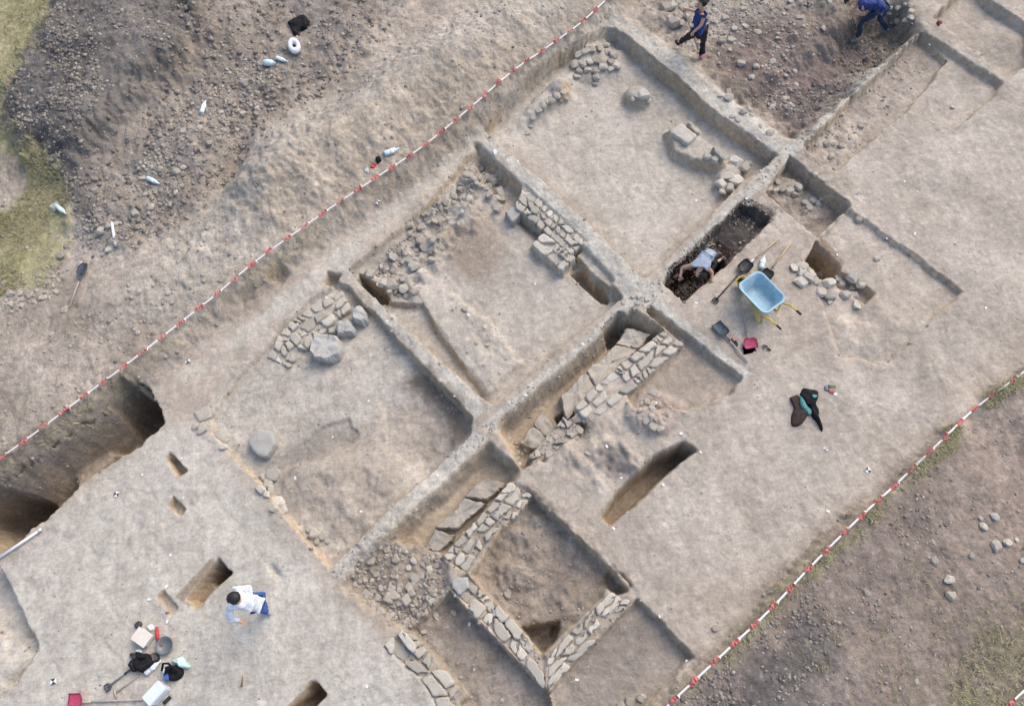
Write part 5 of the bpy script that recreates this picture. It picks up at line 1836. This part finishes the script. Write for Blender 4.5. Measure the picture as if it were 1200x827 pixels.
def person(base, J, label, face, wear, bare_arm, hair, hold=None):
    """J: joint name -> world point. wear: shirt, trousers, shoes materials. face: direction the face looks."""
    t = thing('person', base, label, 'person')
    L = {k: v - base for k, v in J.items()}
    n = {}
    for k, r in (('pelvis', .07), ('spine', .065), ('chest', .075), ('neck', .055), ('headlow', .075), ('head', .095), ('headtop', .07)):
        n[k] = (L[k], r)
    E = [('pelvis', 'spine'), ('spine', 'chest'), ('chest', 'neck'), ('neck', 'headlow'), ('headlow', 'head'), ('head', 'headtop')]
    for s in 'LR':
        for k, r in (('sho', .045), ('elb', .040), ('wri', .027), ('palm', .036)):
            n[k + s] = (L[k + s], r)
        for k, r in (('hip', .055), ('kne', .042), ('ank', .032), ('toe', .034)):
            n[k + s] = (L[k + s], r)
        E += [('chest', 'sho' + s), ('sho' + s, 'elb' + s), ('elb' + s, 'wri' + s), ('wri' + s, 'palm' + s), ('pelvis', 'hip' + s), ('hip' + s, 'kne' + s), ('kne' + s, 'ank' + s), ('ank' + s, 'toe' + s)]
    body = skin_obj('body', n, E, M['skin'], t, 'pelvis', 2)
    extra = []
    for s in 'LR':
        w, p, e = L['wri' + s], L['palm' + s], L['elb' + s]
        d = (p - w).normalized()
        side = d.cross(Vector((0, 0, 1)))
        if side.length < .2:
            side = d.cross(Vector((1, 0, 0)))
        side.normalize()
        up = side.cross(d)
        for q, (o_, ln) in enumerate(((-.028, .062), (-.010, .075), (.010, .080), (.028, .070))):
            a = p + side * o_
            b = a + d * ln * .5 - up * .008
            c = b + d * ln * .35 - up * .028
            f = skin_obj('finger', {'a': (a, .011), 'b': (b, .0095), 'c': (c, .008)}, [('a', 'b'), ('b', 'c')], None, None, 'a', 1)
            extra.append(f)
        a = w + (p - w) * .5 + side * (-.022)
        b = a - side * .035 + d * .02
        c = b - side * .006 + d * .035 - up * .012
        extra.append(skin_obj('thumb', {'a': (a, .012), 'b': (b, .011), 'c': (c, .009)}, [('a', 'b'), ('b', 'c')], None, None, 'a', 1))
    # face: nose, ears
    up = (L['headtop'] - L['headlow']).normalized()
    f = (face - up * face.dot(up)).normalized()
    sd = f.cross(up)
    h = L['head']
    tmpm = []
    for c, a in ((h + f * .098 - up * .018, (.012, .018, .024)), (h + sd * .088 - up * .012, (.01, .022, .032)), (h - sd * .088 - up * .012, (.01, .022, .032))):
        tmpm.append(obj('feature', ellipsoid(c, *a, axis=up, fwd=f), None, None))
    extra += tmpm
    join_bm(body, extra)
    for s in (-1, 1):
        obj('eye', ellipsoid(h + f * .088 + sd * .032 * s + up * .008, .012, .010, .008, up, f), M['hairblack'], t, True)
    obj('mouth', ellipsoid(h + f * .088 - up * .055, .024, .008, .007, up, f), M['maroon'], t, True)
    # clothes
    sn = {'hem': (L['pelvis'] - (L['spine'] - L['pelvis']) * .05, .125), 'pelvis': (L['pelvis'] + (L['spine'] - L['pelvis']) * .5, .132), 'spine': (L['spine'], .135), 'chest': (L['chest'], .158), 'neck': (L['chest'] + (L['neck'] - L['chest']) * .5, .095)}
    se = [('hem', 'pelvis'), ('pelvis', 'spine'), ('spine', 'chest'), ('chest', 'neck')]
    for s in 'LR':
        sn['sho' + s] = (L['sho' + s], .084)
        se.append(('chest', 'sho' + s))
        if bare_arm == 'long':
            sn['elb' + s] = (L['elb' + s], .064)
            sn['wri' + s] = (L['elb' + s] + (L['wri' + s] - L['elb' + s]) * .9, .048)
            se += [('sho' + s, 'elb' + s), ('elb' + s, 'wri' + s)]
        else:
            k = .45 if bare_arm == 'short' else .12
            sn['slv' + s] = (L['sho' + s] + (L['elb' + s] - L['sho' + s]) * k, .066)
            se.append(('sho' + s, 'slv' + s))
    obj_s = skin_obj('shirt', sn, se, M[wear[0]], t, 'pelvis', 3)
    tn = {'pelvis': (L['pelvis'], .138)}
    te = []
    for s in 'LR':
        tn['hip' + s] = (L['hip' + s], .108)
        tn['thi' + s] = ((L['hip' + s] + L['kne' + s]) / 2, .092)
        tn['kne' + s] = (L['kne' + s], .076)
        tn['ank' + s] = (L['ank' + s] + (L['kne' + s] - L['ank' + s]) * .06, .062)
        te += [('pelvis', 'hip' + s), ('hip' + s, 'thi' + s), ('thi' + s, 'kne' + s), ('kne' + s, 'ank' + s)]
    skin_obj('trousers', tn, te, M[wear[1]], t, 'pelvis', 3)
    for s, mk in zip('LR', wear[2]):
        d = (L['toe' + s] - L['ank' + s])
        dh = Vector((d.x, d.y, 0)).normalized()
        base_z = min(L['toe' + s].z, L['ank' + s].z)
        skin_obj('shoe', {'heel': (L['ank' + s] - dh * .05 - Vector((0, 0, .03)), .045), 'mid': ((L['ank' + s] + L['toe' + s]) / 2, .048), 'toe': (L['toe' + s] + dh * .03, .042)},
                 [('heel', 'mid'), ('mid', 'toe')], M[mk], t, 'mid', 2)
    # hair
    if hair == 'bun':
        obj('hair', ellipsoid(h + up * .03 - f * .025, .112, .125, .112, up, f, lambda v: v.y > .45 and v.z < .35, .06, 4), M['hairblack'], t, True)
        obj('hair_bun', ellipsoid(h + up * .06 - f * .13, .06, .06, .06, up, f, None, .08, 5), M['hairblack'], t, True)
    elif hair == 'long':
        obj('hair', ellipsoid(h + up * .02 - f * .03, .112, .12, .115, up, f, lambda v: v.y > .5 and v.z < .4, .05, 6), M['hairblack'], t, True)
        hl = L['hairend']
        skin_obj('hair_length', {'a': (h - f * .04, .095), 'b': ((h + hl) / 2, .075), 'c': (hl, .03)}, [('a', 'b'), ('b', 'c')], M['hairblack'], t, 'a', 2)
    else:
        obj('hair', ellipsoid(h + up * .028 - f * .018, .106, .116, .10, up, f, lambda v: (v.y > .4 and v.z < .45) or v.z < -.35, .04, 7), M['hairblack'], t, True)
    return t


def jz(px, py, z):
    return at(px, py, z)


def arm_fix(J):
    return J


# worker in the white shirt (bottom left)
g = on_ground(313, 715)
gz = g.z
J = {'pelvis': jz(299, 707, gz + .92), 'spine': jz(291, 705, gz + 1.12), 'chest': jz(281, 702.5, gz + 1.33), 'neck': jz(277.5, 701.5, gz + 1.47), 'headlow': jz(276, 701.3, gz + 1.55), 'head': jz(273.5, 701, gz + 1.60), 'headtop': jz(271, 700.6, gz + 1.68),
     'shoL': jz(270, 712, gz + 1.36), 'elbL': jz(268, 724, gz + 1.14), 'wriL': jz(281, 728, gz + 1.05), 'palmL': jz(285.5, 729.5, gz + 1.02),
     'shoR': jz(279, 692, gz + 1.36), 'elbR': jz(291, 688, gz + 1.15), 'wriR': jz(295, 698, gz + 1.06), 'palmR': jz(295, 702, gz + 1.05),
     'hipL': jz(301, 711, gz + .86), 'kneL': jz(306.5, 713, gz + .47), 'ankL': jz(313, 717, gz + .08), 'toeL': jz(316, 718, gz + .04),
     'hipR': jz(301, 704, gz + .86), 'kneR': jz(307, 707, gz + .48), 'ankR': jz(310, 713, gz + .12), 'toeR': jz(313, 714.5, gz + .04)}
person(g, J, 'person in a white shirt and blue jeans walking stooped across the pale platform', Vector((-.75, -.2, -.7)), ('shirtwhite', 'jeans', ('shoegrey', 'shoegrey')), 'long', 'short')

# worker in the blue top with a long tool (top)
g = on_ground(823, 66, 0, -.1)
gz = g.z
J = {'pelvis': jz(820, 35, gz + .84), 'spine': jz(820.5, 26, gz + 1.04), 'chest': jz(821, 17.5, gz + 1.24), 'neck': jz(822, 11, gz + 1.38), 'headlow': jz(822, 8, gz + 1.44), 'head': jz(822, 4.5, gz + 1.50), 'headtop': jz(822, 1, gz + 1.56),
     'shoL': jz(816, 14, gz + 1.30), 'elbL': jz(808, 11.5, gz + 1.22), 'wriL': jz(802.5, 10.2, gz + 1.2), 'palmL': jz(800, 10, gz + 1.2),
     'shoR': jz(825, 19.5, gz + 1.33), 'elbR': jz(821.5, 30, gz + 1.12), 'wriR': jz(813.5, 37, gz + 1.0), 'palmR': jz(811.3, 39, gz + .96),
     'hipL': jz(817, 37, gz + .80), 'kneL': jz(807, 43, gz + .44), 'ankL': jz(795.5, 50, gz + .14), 'toeL': jz(792.5, 49, gz + .10),
     'hipR': jz(824, 37, gz + .80), 'kneR': jz(824, 50, gz + .43), 'ankR': jz(824, 63, gz + .08), 'toeR': jz(821, 67, gz + .04)}
woman = person(g, J, 'person in a blue top and black trousers with pink shoes gripping a long tool', Vector((-.8, -.3, -.5)), ('navy', 'blacktrousers', ('blacktrousers', 'shoepink')), 'none', 'bun')
A, B = jz(800.5, 8.5, gz + 1.24), on_ground(821, 68, .03, -.1)
t = thing('shovel', A, 'long-shafted shovel held upright by the worker in the blue top', 'shovel')
L_ = frame_to(t, A, B)
obj('shaft', T([(0, 0, 0), (0, L_ - .2, 0)], .016), M['greywood'], t, True)
obj('blade', blade_bm(.2, .24, L_ - .24, True), M['darksteel'], t, True)

# worker bending at the top right
g = on_ground(1000, 49, 0, -.4)
gz = g.z
J = {'pelvis': jz(1031, 9, gz + .88), 'spine': jz(1024, 4, gz + 1.0), 'chest': jz(1013, 1, gz + 1.1), 'neck': jz(1002, 0, gz + 1.08), 'headlow': jz(999, .5, gz + 1.05), 'head': jz(996, 1, gz + 1.03), 'headtop': jz(992, 1.5, gz + 1.0),
     'shoL': jz(1010, 7, gz + 1.06), 'elbL': jz(1013, 17, gz + .80), 'wriL': jz(1003, 17, gz + .74), 'palmL': jz(1000, 17, gz + .72),
     'shoR': jz(1007, -1, gz + 1.08), 'elbR': jz(1003, 8, gz + .84), 'wriR': jz(1000, 13, gz + .74), 'palmR': jz(998, 15, gz + .72),
     'hipL': jz(1029, 13, gz + .82), 'kneL': jz(1010, 25, gz + .48), 'ankL': jz(1005, 46, gz + .09), 'toeL': jz(997, 49, gz + .04),
     'hipR': jz(1035, 10, gz + .82), 'kneR': jz(1032, 22, gz + .46), 'ankR': jz(1040, 34, gz + .12), 'toeR': jz(1032, 38, gz + .06)}
person(g, J, 'person in a blue shirt and jeans bending forward in the brown hollow', Vector((-.6, -.2, -.8)), ('navy', 'darkjeans', ('shoeblue', 'shoeblue')), 'short', 'short')
A, B = jz(997, 12, gz + .75), jz(1001, 26, gz + .35)
t = thing('hand_pick', A, 'dark hand pick held by the person bending in the brown hollow', 'hand pick')
L_ = frame_to(t, A, B)
obj('pick_handle', T([(0, -.05, 0), (0, L_, 0)], .018), M['wood'], t, True)
obj('pick_head', T([(-.16, L_ - .06, 0), (0, L_ - .02, .0), (.13, L_ - .05, 0)], [.01, .028, .014]), M['darksteel'], t, True)

# worker bent over in the trench
g = on_ground(832, 306, 0, -.34)
gz = -.30
g.z = gz
J = {'pelvis': jz(830, 300, gz + .52), 'spine': jz(827, 303, gz + .62), 'chest': jz(823, 307.5, gz + .66), 'neck': jz(820.5, 314, gz + .60), 'headlow': jz(820, 317, gz + .55), 'head': jz(819.5, 320.5, gz + .50), 'headtop': jz(818.5, 325, gz + .42), 'hairend': jz(817, 333, gz + .02),
     'shoL': jz(812, 310.5, gz + .64), 'elbL': jz(799.5, 313.5, gz + .44), 'wriL': jz(797.5, 323, gz + .36), 'palmL': jz(797, 326, gz + .32),
     'shoR': jz(829, 313.5, gz + .64), 'elbR': jz(834.5, 319.5, gz + .42), 'wriR': jz(834, 328, gz + .34), 'palmR': jz(833.5, 331, gz + .30),
     'hipL': jz(826, 300, gz + .46), 'kneL': jz(815, 314, gz + .16), 'ankL': jz(836, 300, gz + .08), 'toeL': jz(841, 297, gz + .04),
     'hipR': jz(833, 303, gz + .46), 'kneR': jz(826, 320, gz + .14), 'ankR': jz(843, 305, gz + .08), 'toeR': jz(848, 302, gz + .04)}
person(g, J, 'person in a grey shirt with long dark hair bent over the dark trench', Vector((-.2, -.5, -.8)), ('greyshirt', 'blacktrousers', ('blackplastic', 'blackplastic')), 'none', 'long')
